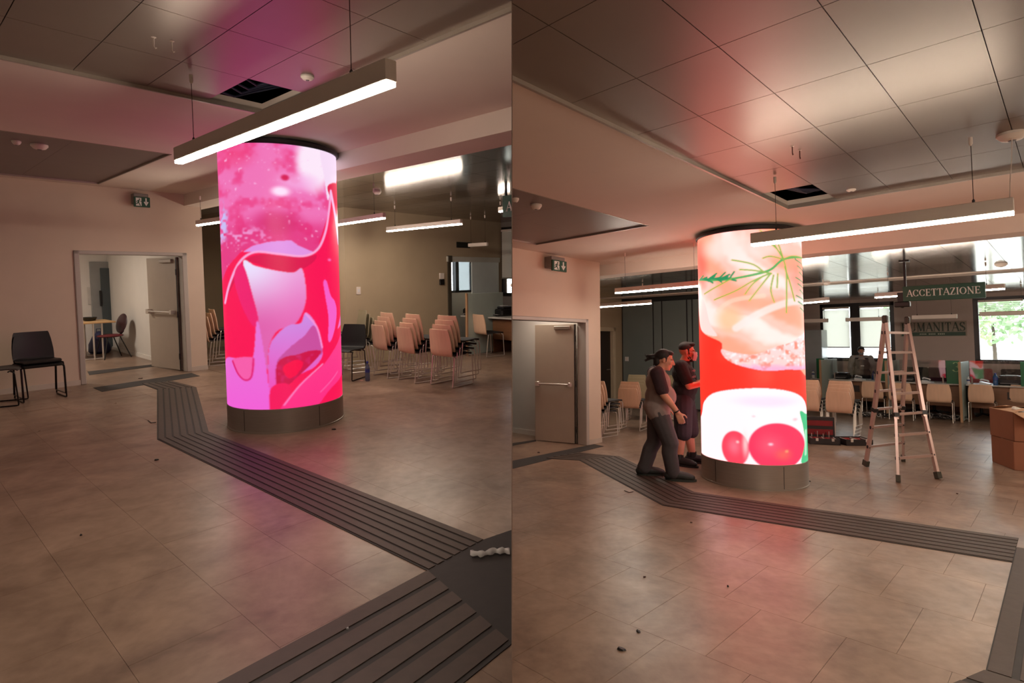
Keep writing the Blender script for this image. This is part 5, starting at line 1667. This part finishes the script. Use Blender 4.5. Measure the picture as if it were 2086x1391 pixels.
def tool_case(u0, v0, label, lid, red, wid=.46):
    a = fl('R', u0, v0)
    t = thing('tool_case', 'R', (a.x, a.y, 0), math.radians(-62 if lid else -48), label, 'tool case')
    w2, d, h = wid / 2, .36, .1
    mb = MB()
    mb.box((-w2, 0, 0), (w2, d, .012))
    for lo, hi in (((-w2, 0, 0), (w2, .015, h)), ((-w2, d - .015, 0), (w2, d, h)), ((-w2, 0, 0), (-w2 + .015, d, h)), ((w2 - .015, 0, 0), (w2, d, h))):
        mb.box(lo, hi)
    part(mb, 'tray', mat('case_black', (30, 22, 22), .5), t)
    part(MB().box((-w2 + .02, .02, h * .55), (w2 - .02, d - .02, h * .8)), 'foam_insert', mat('case_red', (118, 20, 24), .7, var=.15), t)
    for i in range(7):
        x = -w2 + .05 + i * (wid - .1) / 6
        part(MB().tube([(x, .05, h * .85), (x + .01, d - .06 - .05 * (i % 3), h * .85)], .009 + .003 * (i % 2), 8), 'tool', (CHROME, mat('tool_red', (150, 24, 30), .4), BLACK)[i % 3], t, True)
    for x in (-.12, .12):
        part(MB().bbox((x - .02, -.012, h * .6), (x + .02, 0, h + .01), .003), 'latch', CHROME, t)
    if lid:
        lo = part(MB().bbox((-w2, d, .02), (w2, d + .07, .42), .006), 'lid', mat('case_black', (30, 22, 22)), t)
        for z, m_ in ((.27, 1), (.12, 1)):
            MB().box((-w2 + .03, d - .012, z), (w2 - .03, d + .001, z + .09)).build('tool_pocket', mat('case_red', (118, 20, 24)), lo)
        for i in range(9):
            x = -w2 + .05 + i * (wid - .1) / 8
            MB().tube([(x, d - .016, .06), (x, d - .016, .12 + .02 * (i % 4))], .006, 6).build('bit', CHROME if i % 2 else BLACK, lo)
        MB().bbox((-w2 - .012, d - .004, .02), (-w2, d + .074, .42), .003).build('rim', CHROME, lo)
        MB().bbox((w2, d - .004, .02), (w2 + .012, d + .074, .42), .003).build('rim', CHROME, lo)
    return t
tool_case(1681, 906, 'open tool case with upright lid full of red tool pockets', True, 1)
tool_case(1751, 908, 'low open tool tray with red insert beside the ladder foot', False, 1, .44)

# ------------------------------------------------------------------ bits on the floor
def scrap(room, u, v, r, label, m=BLACK, n=7, seed=0):
    p = fl(room, u, v)
    rs = random.Random(seed + int(u))
    pts = [(r * rs.uniform(.5, 1.1) * math.cos(2 * math.pi * i / n), r * .8 * rs.uniform(.5, 1.1) * math.sin(2 * math.pi * i / n)) for i in range(n)]
    vs = [(x, y, .001) for x, y in pts] + [(x * .8, y * .8, .006 + .006 * rs.random()) for x, y in pts]
    fs = [tuple(range(n - 1, -1, -1)), tuple(range(n, 2 * n))] + [(i, (i + 1) % n, n + (i + 1) % n, n + i) for i in range(n)]
    return tag(MB()._add(vs, fs).build('floor_scrap', m, None, pose(room, (p.x, p.y, 0), rs.random() * 6)), label, 'scrap')
BR = mat('brown_scrap', (60, 36, 28), .7)
scrap('L', 319, 937, .022, 'black scrap on the floor left of the ribbed strip')
scrap('L', 165, 1091, .008, 'tiny dark speck on the open floor of the left half')
scrap('L', 287, 771, .05, 'small dark red scrap on the doorway floor', BR)
scrap('L', 680, 875, .03, 'dark scrap at the foot of the pink column', BLACK)
scrap('L', 737, 775, .035, 'pale pink scrap on the floor beside the water bottle', mat('pale_scrap', (214, 170, 156), .6))
scrap('L', 708, 1282, .01, 'white speck on the broad dark strip', WHITEB)
scrap('R', 1300, 1287, .022, 'black flake on the floor, upper of the close pair')
scrap('R', 1266, 1323, .026, 'black flake on the floor, lower and larger of the pair')
scrap('R', 1408, 1065, .016, 'small dark scrap on the floor below the long strip', BR)
scrap('R', 1313, 1176, .012, 'tiny brown scrap in the middle of the right half floor', BR)
scrap('R', 1483, 1195, .008, 'tiny dark speck on the pink-lit floor')
scrap('R', 1648, 981, .03, 'dark scrap at the foot of the salmon column')
scrap('R', 1950, 1006, .018, 'small dark scrap on the floor behind the ladder', BR)
scrap('R', 1097, 922, .04, 'dark scrap on the doorway floor by the grey door', BR)
for room, pts, lb in (('L', ((302, 857), (308, 862), (318, 861)), 'short thin wire bit on the floor by the bending strip'), ('R', ((1272, 1000), (1282, 1004), (1290, 1002)), 'thin dark wire bit on the floor by the man in grey')):
    P3 = [fl(room, *q) for q in pts]
    c = P3[1]
    t = MB().tube([(q.x - c.x, q.y - c.y, .005) for q in P3], .004, 6).build('wire_bit', BLACK, None, pose(room, (c.x, c.y, 0)))
    tag(t, lb, 'wire')
# crumpled clear plastic strip on the dark strip
mb = MB()
P3 = [fl('L', 958 + 80 * i / 16, 1131 + 3 * math.sin(i * .45) - 1.2 * max(0, i - 11)) for i in range(17)]
c = P3[8]
rs = random.Random(3)
vs = []
for i, q in enumerate(P3):
    w2 = .028 + .012 * math.sin(i * 1.7)
    for s in (-1, 0, 1):
        vs.append((q.x - c.x + s * w2 * .7, q.y - c.y + s * w2 * .7, .006 + (.010 + .012 * rs.random()) * (1 - abs(s)) + .005 * rs.random()))
fs = [(i * 3 + k, i * 3 + k + 1, i * 3 + 4 + k, i * 3 + 3 + k) for i in range(16) for k in range(2)]
o = mb._add(vs, fs).build('plastic_film', mat('crumpled_film', (226, 220, 214), .25, alpha=.6), None, pose('L', (c.x, c.y, .006)), True)
m_ = o.modifiers.new('thickness', 'SOLIDIFY'); m_.thickness = .002
tag(o, 'crumpled strip of clear plastic film lying on the dark strip', 'plastic')

# ------------------------------------------------------------------ outdoors
o = MB().box((18.05, -14, -.6), (60, 30, -.4)).build('ground_outside', mat('pale_paving', (196, 196, 186), .9), None, T['R'])
o['kind'] = 'structure'
o = MB().box((9.9, 4, -.6), (40, 40, -.5)).build('ground_outside', mat('pale_paving', (196, 196, 186)), None, T['L'])
me = o.data
clip_side(me, 'L')
o['kind'] = 'structure'
def tree(p, h, r, label, seed):
    rs = np.random.RandomState(seed)
    t = thing('tree', 'R', p, 0, label, 'tree', 'trees outside the window')
    part(MB().tube([(0, 0, 0), (.06, .02, h * .4), (0, .05, h * .75)], .11, 8, taper=[1, .7, .35]), 'trunk', mat('bark', (70, 60, 50), .9), t, True)
    n = 900
    d = rs.normal(size=(n, 3)); d /= np.linalg.norm(d, axis=1)[:, None]
    c = d * (rs.rand(n, 1) ** .45) * np.array([r, r, r * .8]) + np.array([0, 0, h * .8])
    vs, fs = [], []
    for k in range(n):
        a = rs.normal(size=3); a /= np.linalg.norm(a)
        b = np.cross(a, rs.normal(size=3)); b /= np.linalg.norm(b)
        s = .14 + .1 * rs.rand()
        vs += [c[k] - a * s, c[k] + b * s * .5, c[k] + a * s, c[k] - b * s * .5]
        fs.append((4 * k, 4 * k + 1, 4 * k + 2, 4 * k + 3))
    mb = MB()
    mb._add(vs, fs)
    o = part(mb, 'foliage', mat('leaf_green', (132, 158, 118), .7, var=.25, scale=3), t)
    o['kind'] = 'stuff'
tree((25.5, 3.6, -.5), 4.6, 1.9, 'leafy green tree outside the right window, nearer one', 1)
tree((33, 2.6, -.5), 4.9, 2.2, 'leafy green tree outside the right window, behind the nearer one', 2)
tree((27, -1.4, -.5), 4.7, 2.0, 'leafy green tree outside the right window, at its right side', 3)

# ------------------------------------------------------------------ people
# body frame: +y is where the person faces, +x the person's right, z up from the floor
def fused(mb, name, m, parent, voxel, it=4):
    """overlapping closed forms fused into one continuous skin"""
    o = mb.build(name, m, parent, None, True)
    r = o.modifiers.new('fuse', 'REMESH'); r.mode = 'VOXEL'; r.voxel_size = voxel; r.use_smooth_shade = True
    s = o.modifiers.new('relax', 'SMOOTH'); s.factor = .5; s.iterations = it
    return o

def chain(mb, pts, n=12):
    for (a, ra), (b, rb) in zip(pts[:-1], pts[1:]):
        mb.caps(a, b, ra, rb, n)

def hand(mb, wrist, d, palm_n, side, curl=.5, s=1.0):
    """palm and five fingers; d = direction of the fingers, palm_n = way the palm faces, side +1: thumb towards d x palm_n"""
    W = Vector(wrist); d = Vector(d).normalized(); n_ = Vector(palm_n); n_ = (n_ - d * n_.dot(d)).normalized()
    x = d.cross(n_) * side
    k = W + d * .035 * s
    for a in (-.026, -.009, .009, .026):
        mb.caps(W + x * a * .7 * s + d * .012 * s, W + d * .085 * s + x * a * s, .0145 * s, .0125 * s, 8)
    for a, l in ((.029, .068), (.010, .078), (-.010, .072), (-.029, .056)):
        b = W + d * .088 * s + x * a * s
        p1 = b + (d * math.cos(curl * .6) + n_ * math.sin(curl * .6)) * l * .5 * s
        p2 = p1 + (d * math.cos(curl * 1.5) + n_ * math.sin(curl * 1.5)) * l * .32 * s
        p3 = p2 + (d * math.cos(curl * 2.2) + n_ * math.sin(curl * 2.2)) * l * .24 * s
        mb.caps(b, p1, .0092 * s, .0086 * s, 8).caps(p1, p2, .0086 * s, .0078 * s, 8).caps(p2, p3, .0078 * s, .0066 * s, 8)
    b = W + d * .028 * s + x * .026 * s
    p1 = b + (d * .55 + x * .75 + n_ * .35).normalized() * .038 * s
    p2 = p1 + (d * .85 + x * .3 + n_ * .4).normalized() * .03 * s
    p3 = p2 + (d * .9 + n_ * .4).normalized() * .02 * s
    mb.caps(b, p1, .0135 * s, .0105 * s, 8).caps(p1, p2, .0105 * s, .0095 * s, 8).caps(p2, p3, .0095 * s, .0075 * s, 8)

def head_mesh(mb, c, R, s=1.0):
    """skull, jaw, nose, lips, ears, brow; c = centre of the head, R = its orientation (y forward)"""
    A = lambda p: Vector(c) + R @ (Vector(p) * s)
    E = lambda p, r, n=16, m=11: mb.ell(A(p), tuple(q * s for q in r), n, m, R)
    E((0, -.012, .028), (.074, .093, .088))
    E((0, .03, -.012), (.062, .062, .082))
    E((0, .040, -.070), (.045, .046, .036))
    E((0, .072, -.088), (.020, .018, .018))
    mb.caps(A((0, .086, .022)), A((0, .112, -.022)), .010 * s, .0155 * s, 8)
    for q in (-1, 1):
        E((q * .011, .100, -.026), (.010, .012, .009), 10, 7)
        E((q * .034, .078, .028), (.026, .016, .010), 12, 7)
        E((q * .040, .068, -.016), (.024, .022, .022), 12, 8)
        E((q * .074, -.006, .0), (.008, .020, .032), 10, 8)
    E((0, .090, -.050), (.024, .013, .006), 12, 7)
    E((0, .088, -.061), (.021, .013, .007), 12, 7)

def eyes(t, c, R, s, skin_parent):
    A = lambda p: Vector(c) + R @ (Vector(p) * s)
    for q in (-1, 1):
        mb = MB().ell(A((q * .032, .079, .008)), (.013 * s, .010 * s, .0085 * s), 12, 8, R)
        part(mb, 'eye', mat('eye_white', (226, 220, 214), .3), t, True)
        mb = MB().ell(A((q * .032, .0875, .008)), (.0058 * s, .003 * s, .0058 * s), 10, 6, R)
        part(mb, 'iris', mat('iris_dark', (38, 26, 20), .2), t, True)
        mb = MB().tube([A((q * .016, .092, .026)), A((q * .034, .093, .031)), A((q * .052, .082, .024))], .0042 * s, 6)
        part(mb, 'eyebrow', mat('hair_dark', (24, 18, 16), .7), t, True)

def shoe(t, heel, d, s, m, sole, name='shoe'):
    """heel = floor point under the ankle, d = toe direction"""
    d = Vector(d).normalized()
    r = Vector((d.y, -d.x, 0))
    P_ = lambda a, b, z: Vector(heel) + d * a * s + r * b * s + Vector((0, 0, z * s))
    mb = MB()
    mb.caps(P_(-.035, 0, .055), P_(.06, 0, .062), .046 * s, .05 * s, 12)
    mb.caps(P_(.06, 0, .062), P_(.14, .004, .05), .05 * s, .047 * s, 12)
    mb.caps(P_(.14, .004, .05), P_(.18, .006, .042), .047 * s, .038 * s, 12)
    mb.caps(P_(-.02, 0, .06), P_(-.015, 0, .115), .043 * s, .044 * s, 12)
    mb.caps(P_(.05, 0, .07), P_(-.01, 0, .115), .04 * s, .04 * s, 12)
    o = fused(mb, name, m, t, .0075, 1)
    KIDS.setdefault(t.name, []).append(o)
    n = 18
    pts = []
    for i in range(n):
        a = 2 * math.pi * i / n
        x = .082 + .15 * math.cos(a)
        w_ = .046 + .008 * math.cos(a)
        pts.append(P_(x, w_ * math.sin(a) * (1 - .1 * (math.cos(a) < -.7)), 0))
    MB().prism([(p_.x, p_.y) for p_ in pts], .0, .024 * s).build('sole', sole, o)
    for k in range(4):
        a = P_(.055 + .022 * k, -.022, .1 - .011 * k)
        b = P_(.055 + .022 * k, .022, .1 - .011 * k)
        MB().tube([a, b], .0035 * s, 5).build('lace', mat('shoe_lace', (70, 74, 70), .8), o)
    return o

SKIN = mat('skin', (196, 138, 112), .5, var=.05, scale=20)
HAIR = mat('hair_dark', (24, 18, 16), .7)

def legs(mb, hipz, kn, an, hw, r=(.092, .068, .05), grow=0.0):
    for s, k, a in ((1, kn[0], an[0]), (-1, kn[1], an[1])):
        h = Vector((s * hw, 0, hipz))
        chain(mb, ((h, r[0] + grow), (h.lerp(Vector(k), .55), r[0] * .88 + grow), (k, r[1] + grow)))
        c = Vector(k).lerp(Vector(a), .32) + Vector((0, -.018, 0))
        chain(mb, ((k, r[1] * .93 + grow), (c, r[1] * .9 + grow), (a, r[2] * .8 + grow)))

# ---- man in the grey shirt: in profile, walking pose, head bent towards the column
def man_grey():
    foot_r, foot_l = R3((1369, 974)), R3((1314, 972))
    mid = (foot_r + foot_l) / 2
    face = (foot_r - foot_l); face.z = 0
    ang = math.atan2(face.y, face.x) - math.pi / 2
    t = tag(bpy.data.objects.new('person', None), 'man in grey raglan shirt and grey work trousers with dark ponytail, standing in profile', 'person')
    COL.objects.link(t)
    t.matrix_world = Matrix.Translation((mid.x, mid.y, 0)) @ Matrix.Rotation(ang, 4, 'Z') @ Matrix.Diagonal((1.14, 1.14, 1, 1))
    H = .945                                              # scale on a 1.75 m figure
    # nearer leg (his right) forward or back: the foot ahead is the one nearer the viewer
    stride = face.length / 2 / 1.14
    s = H
    ar, al = Vector((.105, stride + .0, .085)), Vector((-.09, -stride, .085))
    hip = .90 * s
    kr, kl = Vector((.11, .12, .49 * s)), Vector((-.095, -.02, .48 * s))
    b = MB()
    legs(b, hip, (kr, kl), (ar, al), .09)
    b.ell((0, -.01, .97 * s), (.13, .10, .13)).ell((0, .02, 1.12 * s), (.135, .11, .16)).ell((0, -.005, 1.30 * s), (.15, .095, .15))
    sh = 1.405 * s
    b.caps((-.15, -.015, sh), (.15, -.015, sh), .062, .062)
    nk, hc = Vector((0, .035, 1.46 * s)), Vector((0, .085, 1.565 * s))
    b.caps((0, 0, sh), nk, .062, .056).caps(nk, hc - Vector((0, 0, .03)), .055, .055)
    RH = Matrix.Rotation(-.24, 3, 'X') @ Matrix.Rotation(-.1, 3, 'Z') @ Matrix.Diagonal((.97, .97, 1.12))
    head_mesh(b, hc, RH, 1.0)
    # right arm hangs forward with the hand by the thigh; left arm along the body
    er, wr = Vector((.245, .045, 1.13 * s)), Vector((.225, .19, .90 * s))
    chain(b, (((.185, -.015, sh - .005), .058), ((.225, .015, 1.25 * s), .052), (er, .044)))
    chain(b, ((er, .043), (er.lerp(wr, .35), .042), (wr, .028)))
    hand(b, wr, (-.05, .35, -1), (-1, .1, -.1), 1, .55, 1.05)
    el, wl_ = Vector((-.24, -.02, 1.13 * s)), Vector((-.23, .10, .89 * s))
    chain(b, (((-.185, -.015, sh - .005), .058), ((-.225, 0, 1.25 * s), .05), (el, .043)))
    chain(b, ((el, .042), (el.lerp(wl_, .35), .04), (wl_, .028)))
    hand(b, wl_, (0, .3, -1), (1, 0, 0), -1, .55, 1.05)
    o = fused(b, 'body', SKIN, t, .0075, 3)
    eyes(t, hc, RH, 1.0, o)
    # shirt: grey body, dark raglan sleeves
    g = MB()
    g.ell((0, -.005, .95 * s), (.192, .16, .12)).ell((0, .035, 1.08 * s), (.195, .175, .18)).ell((0, .01, 1.27 * s), (.19, .14, .165)).caps((-.12, -.012, sh - .02), (.12, -.012, sh - .02), .085, .085)
    g.caps((-.075, 0, .89 * s), (.075, 0, .89 * s), .135, .135).caps((0, 0, sh), nk - Vector((0, .005, .035)), .075, .064)
    fused(g, 'shirt', mat('grey_jersey', (136, 120, 114), .85, var=.08, scale=9, bump=.2), t, .011, 5)
    for q in (1, -1):
        g = MB()
        e = er if q > 0 else el
        top = Vector((q * .185, -.015, sh - .005))
        chain(g, (((q * .10, .005, sh + .028), .058), (top, .08), (top.lerp(e, .45), .075), (top.lerp(e, .78), .074)))
        fused(g, 'sleeve', mat('maroon_sleeve', (50, 28, 34), .85, var=.08), t, .010, 3)
    # trousers with side pocket
    g = MB()
    legs(g, hip - .01, (kr, kl), (ar + Vector((0, 0, .005)), al + Vector((0, 0, .005))), .09, (.098, .078, .075), .016)
    g.ell((0, -.01, .925 * s), (.172, .138, .13))
    g.caps(kr.lerp(ar, .5), ar + Vector((0, -.005, .02)), .074, .078).caps(kl.lerp(al, .5), al + Vector((0, -.005, .02)), .074, .078)
    fused(g, 'trousers', mat('grey_work_trousers', (66, 60, 62), .85, var=.14, scale=8, bump=.35), t, .011, 4)
    # bracelet, phone-sized dark thing in the hand
    part(MB().lathe([(.031, -.008), (.035, 0), (.031, .008)], 16, cap=False, R=None), 'bracelet', BLACK, t, True, Matrix.Translation(wr.lerp(er, .08)) @ (er - wr).to_track_quat('Z', 'Y').to_matrix().to_4x4())
    # hair: cap of dark hair with a short ponytail sticking out at the back
    A = lambda p: hc + RH @ Vector(p)
    g = MB()
    g.ell(A((0, -.030, .050)), (.083, .092, .080), 18, 12, RH).ell(A((0, .035, .092)), (.06, .045, .03), 14, 9, RH).ell(A((0, -.075, -.02)), (.062, .045, .065), 14, 9, RH)
    g.caps(A((0, -.11, .03)), A((0, -.15, .01)), .03, .034)
    for k in range(9):
        a = random.Random(k)
        g.caps(A((a.uniform(-.02, .02), -.14, .01 + a.uniform(-.015, .02))), A((a.uniform(-.03, .03), -.20 - a.uniform(0, .035), -.01 + a.uniform(-.05, .05))), .014, .006, 8)
    for q in (-1, 1):
        g.caps(A((q * .07, .012, .03)), A((q * .073, .02, -.012)), .010, .006, 8)
    fused(g, 'hair', HAIR, t, .0075, 2)
    shoe(t, (ar.x, ar.y - .01, 0), (.06, 1, 0), 1.1, mat('dark_shoe', (28, 30, 28), .6), mat('shoe_sole', (36, 40, 34), .7))
    shoe(t, (al.x, al.y - .01, 0), (-.08, 1, 0), 1.1, mat('dark_shoe', (28, 30, 28)), mat('shoe_sole', (36, 40, 34)))
    return t
def R3(uv):
    return T['R'] @ fl('R', *uv)

# ---- man with mask and glasses: black tee, dark shorts, arms raised to a phone
def man_black():
    f1, f2 = R3((1386, 951)), R3((1404, 940))
    mid = (f1 + f2) / 2
    t = tag(bpy.data.objects.new('person', None), 'man in black printed tee, dark shorts, glasses and pale blue mask holding a phone', 'person')
    COL.objects.link(t)
    ang = math.radians(-114)
    t.matrix_world = Matrix.Translation((mid.x, mid.y, 0)) @ Matrix.Rotation(ang, 4, 'Z') @ Matrix.Diagonal((1.12, 1.12, 1, 1))
    s = .985
    hip = .90 * s
    ar, al = Vector((.115, -.05, .085)), Vector((-.115, .08, .085))
    kr, kl = Vector((.115, .0, .49 * s)), Vector((-.115, .06, .49 * s))
    b = MB()
    legs(b, hip, (kr, kl), (ar, al), .095, (.098, .07, .052))
    b.ell((0, -.01, .97 * s), (.14, .10, .13)).ell((0, .01, 1.13 * s), (.14, .105, .16)).ell((0, 0, 1.30 * s), (.16, .10, .15))
    sh = 1.42 * s
    b.caps((-.165, -.01, sh), (.165, -.01, sh), .064, .064)
    nk, hc = Vector((0, .025, 1.485 * s)), Vector((0, .05, 1.605 * s))
    b.caps((0, 0, sh), nk, .066, .06).caps(nk, hc - Vector((0, 0, .03)), .058, .056)
    RH = Matrix.Rotation(-.10, 3, 'X') @ Matrix.Rotation(.12, 3, 'Z') @ Matrix.Diagonal((.96, .96, 1.1))
    head_mesh(b, hc, RH, 1.03)
    arms = {}
    for q in (1, -1):
        S0 = Vector((q * .205, -.01, sh - .01))
        e = Vector((q * .255, .10, 1.13 * s))
        w_ = Vector((q * .085, .33, 1.19 * s))
        chain(b, ((S0, .062), (S0.lerp(e, .5), .056), (e, .047)))
        chain(b, ((e, .046), (e.lerp(w_, .35), .045), (w_, .030)))
        hand(b, w_, (-q * .45, .8, .35), (-q * .8, -.2, .3), -q, .7, 1.0)
        arms[q] = (S0, e, w_)
    o = fused(b, 'body', SKIN, t, .0075, 3)
    eyes(t, hc, RH, 1.03, o)
    g = MB()
    g.ell((0, -.005, .95 * s), (.188, .15, .11)).ell((0, .02, 1.10 * s), (.192, .158, .18)).ell((0, .0, 1.29 * s), (.205, .142, .16)).caps((-.14, -.01, sh - .015), (.14, -.01, sh - .015), .085, .085)
    g.caps((-.075, 0, .875 * s), (.075, 0, .875 * s), .125, .125).caps((0, 0, sh), nk - Vector((0, 0, .045)), .078, .068)
    for q in (1, -1):
        S0, e, w_ = arms[q]
        g.caps(S0, S0.lerp(e, .4), .084, .08).caps(S0.lerp(e, .4), S0.lerp(e, .72), .078, .076)
    tee = fused(g, 'tee_shirt', mat('black_jersey', (22, 20, 22), .85, var=.1, scale=9, bump=.25), t, .010, 4)
    # worn white print on the chest: two ragged rows of marks
    for row, (z, n) in enumerate(((1.335 * s, 6), (1.25 * s, 7))):
        for i in range(n):
            x = .085 - .17 * i / (n - 1)
            hgt_ = .012 + .012 * ((i * 7 + row) % 3)
            part(MB().bbox((x - .008, .138 - abs(x) * .28, z - hgt_ / 2), (x + .008, .150 - abs(x) * .28, z + hgt_ / 2), .002), 'shirt_print', mat('shirt_print_pale', (150, 146, 150), .8), t)
    g = MB()
    for k, h_ in ((kr, 1), (kl, -1)):
        h0 = Vector((h_ * .095, 0, hip))
        g.caps(h0, h0.lerp(k, .5), .125, .118).caps(h0.lerp(k, .5), k + Vector((0, 0, -.035)), .116, .108)
    g.ell((0, -.01, .925 * s), (.18, .145, .13))
    fused(g, 'shorts', mat('dark_shorts', (42, 34, 40), .85, var=.15, scale=8, bump=.3), t, .011, 4)
    for q, k in ((1, kr), (-1, kl)):
        part(MB().bbox((k.x + q * .092, k.y - .05, k.z + .10), (k.x + q * .122, k.y + .07, k.z + .25), .012), 'leg_pocket', mat('dark_shorts', (42, 34, 40)), t)
    A = lambda p: hc + RH @ (Vector(p) * 1.03)
    g = MB().ell(A((0, -.022, .052)), (.082, .094, .078), 18, 12, RH).ell(A((0, .045, .098)), (.066, .05, .03), 14, 9, RH)
    for q in (-1, 1):
        g.caps(A((q * .073, .015, .03)), A((q * .071, .03, -.03)), .010, .008, 8)
    fused(g, 'hair', HAIR, t, .0075, 2)
    g = MB().caps(A((-.05, .035, -.075)), A((.05, .035, -.075)), .022, .022).caps(A((0, .05, -.095)), A((0, .06, -.1)), .03, .03)
    fused(g, 'beard', mat('beard_dark', (34, 24, 20), .8), t, .008, 2)
    # pleated mask: curved sheet over nose and chin with ear loops
    mb = MB()
    vs = []
    nx, nz = 11, 8
    for side in (0, 1):
        for j in range(nz):
            z = .006 - .108 * j / (nz - 1)
            for i in range(nx):
                x = -.068 + .136 * i / (nx - 1)
                c_ = 1 - (x / .078) ** 2
                y = .045 + .084 * max(c_, 0) ** .6 * (1 - .25 * abs(j / (nz - 1) - .45)) + .003 * (j % 2) + side * .003
                vs.append(A((x, y, z)))
    N = nx * nz
    fs = []
    for j in range(nz - 1):
        for i in range(nx - 1):
            a = j * nx + i
            fs.append((a, a + nx, a + nx + 1, a + 1))
            fs.append((N + a, N + a + 1, N + a + nx + 1, N + a + nx))
    mb._add(vs, fs)
    part(mb, 'face_mask', mat('mask_pale_blue', (176, 206, 214), .8), t, True)
    for q in (-1, 1):
        part(MB().tube([A((q * .066, .05, -.005)), A((q * .076, .02, .01)), A((q * .083, -.012, .02)), A((q * .08, .0, -.035)), A((q * .066, .05, -.095))], .0022, 5), 'mask_loop', WHITEB, t, True)
        part(MB().tube([A((q * .032 + .024 * math.cos(a * .52), .099, .006 + .018 * math.sin(a * .52))) for a in range(12)], .0022, 5, True), 'glasses_rim', BLACK, t, True)
        part(MB().tube([A((q * .056, .097, .01)), A((q * .078, .03, .014)), A((q * .08, -.012, .012))], .0024, 5), 'glasses_arm', BLACK, t, True)
    part(MB().tube([A((-.008, .101, .01)), A((.008, .101, .01))], .0022, 5), 'glasses_bridge', BLACK, t, True)
    shoe(t, (ar.x, ar.y - .01, 0), (.25, 1, 0), 1.08, mat('dark_trainer', (22, 20, 22), .6), mat('trainer_sole', (30, 28, 28), .7))
    shoe(t, (al.x, al.y - .01, 0), (-.15, 1, 0), 1.08, mat('dark_trainer', (22, 20, 22)), mat('trainer_sole', (30, 28, 28)))
    for a_ in (ar, al):
        part(MB().lathe([(.055, .09), (.052, .12), (.05, .16)], 16, (a_.x, a_.y), cap=False), 'sock', BLACK, t, True)
    # the phone between the hands, a thing of its own
    pc = t.matrix_world @ Vector((0, .425, 1.27 * s))
    ph = tag(MB().bbox((-.038, -.005, -.075), (.038, .005, .075), .004).build('mobile_phone', BLACK, None, Matrix.Translation(pc) @ Matrix.Rotation(ang, 4, 'Z') @ Matrix.Rotation(.5, 4, 'X')), 'black mobile phone held by the masked man', 'phone')
    return t

# ---- person behind the counter, dark vest over a light shirt
def clerk():
    c = ax('R', 1757, 760, 0, 17.25)
    t = tag(bpy.data.objects.new('person', None), 'person in a dark vest over a light shirt standing behind the counter, face masked', 'person')
    COL.objects.link(t)
    t.matrix_world = T['R'] @ Matrix.Translation((17.2, c.y, 0)) @ Matrix.Rotation(math.radians(105), 4, 'Z')
    s = .95
    hip = .90 * s
    ar, al = Vector((.1, 0, .085)), Vector((-.1, .03, .085))
    kr, kl = Vector((.1, .02, .49 * s)), Vector((-.1, .03, .49 * s))
    b = MB()
    legs(b, hip, (kr, kl), (ar, al), .09)
    b.ell((0, 0, .97 * s), (.155, .12, .13)).ell((0, .01, 1.13 * s), (.16, .12, .16)).ell((0, 0, 1.30 * s), (.175, .115, .15))
    sh = 1.41 * s
    b.caps((-.16, 0, sh), (.16, 0, sh), .06, .06)
    nk, hc = Vector((0, .01, 1.47 * s)), Vector((0, .03, 1.585 * s))
    b.caps((0, 0, sh), nk, .06, .055).caps(nk, hc - Vector((0, 0, .03)), .055, .055)
    RH = Matrix.Rotation(-.15, 3, 'X')
    head_mesh(b, hc, RH, 1.0)
    g = MB()
    for q in (1, -1):
        S0, e, w_ = Vector((q * .2, 0, sh - .01)), Vector((q * .27, .0, 1.12 * s)), Vector((q * .25, .12, .90 * s))
        chain(b, ((S0, .058), (e, .044), (w_, .03)))
        hand(b, w_, (0, .5, -.8), (-q, 0, 0), -q, .5)
        chain(g, ((S0, .078), (S0.lerp(e, .5), .072), (e, .064), (w_, .05)))
    fused(b, 'body', SKIN, t, .009, 3)
    g.caps((-.1, 0, sh - .01), (.1, 0, sh - .01), .078, .078).ell((0, .0, 1.25 * s), (.175, .13, .2))
    fused(g, 'shirt', mat('light_shirt', (150, 144, 142), .85, var=.08), t, .012, 4)
    g = MB().ell((0, .005, 1.0 * s), (.20, .16, .16)).ell((0, .01, 1.2 * s), (.2, .155, .2)).caps((-.10, .0, 1.37 * s), (.10, .0, 1.37 * s), .085, .085)
    fused(g, 'vest', mat('dark_vest', (30, 28, 32), .85, var=.1, bump=.2), t, .011, 3)
    g = MB()
    legs(g, hip, (kr, kl), (ar, al), .09, (.1, .08, .07), .014)
    g.ell((0, 0, .92 * s), (.17, .135, .13))
    fused(g, 'trousers', mat('dark_trousers', (34, 32, 36), .85), t, .013, 4)
    A = lambda p: hc + RH @ Vector(p)
    fused(MB().ell(A((0, -.022, .045)), (.083, .093, .085), 18, 12, RH).ell(A((0, .04, .092)), (.066, .05, .03), 14, 9, RH), 'hair', HAIR, t, .008, 2)
    part(MB().ell(A((0, .062, -.045)), (.062, .052, .05), 16, 10, RH), 'face_mask', mat('mask_grey', (140, 140, 142), .8), t, True)
    part(MB().bbox((-.05, .16, 1.17 * s), (.03, .172, 1.2 * s), .003), 'badge', WHITEB, t)
    eyes(t, hc, RH, 1.0, None)
    shoe(t, (ar.x, ar.y, 0), (.1, 1, 0), 1.0, BLACK, BLACK)
    shoe(t, (al.x, al.y, 0), (-.1, 1, 0), 1.0, BLACK, BLACK)
man_grey()
man_black()
clerk()
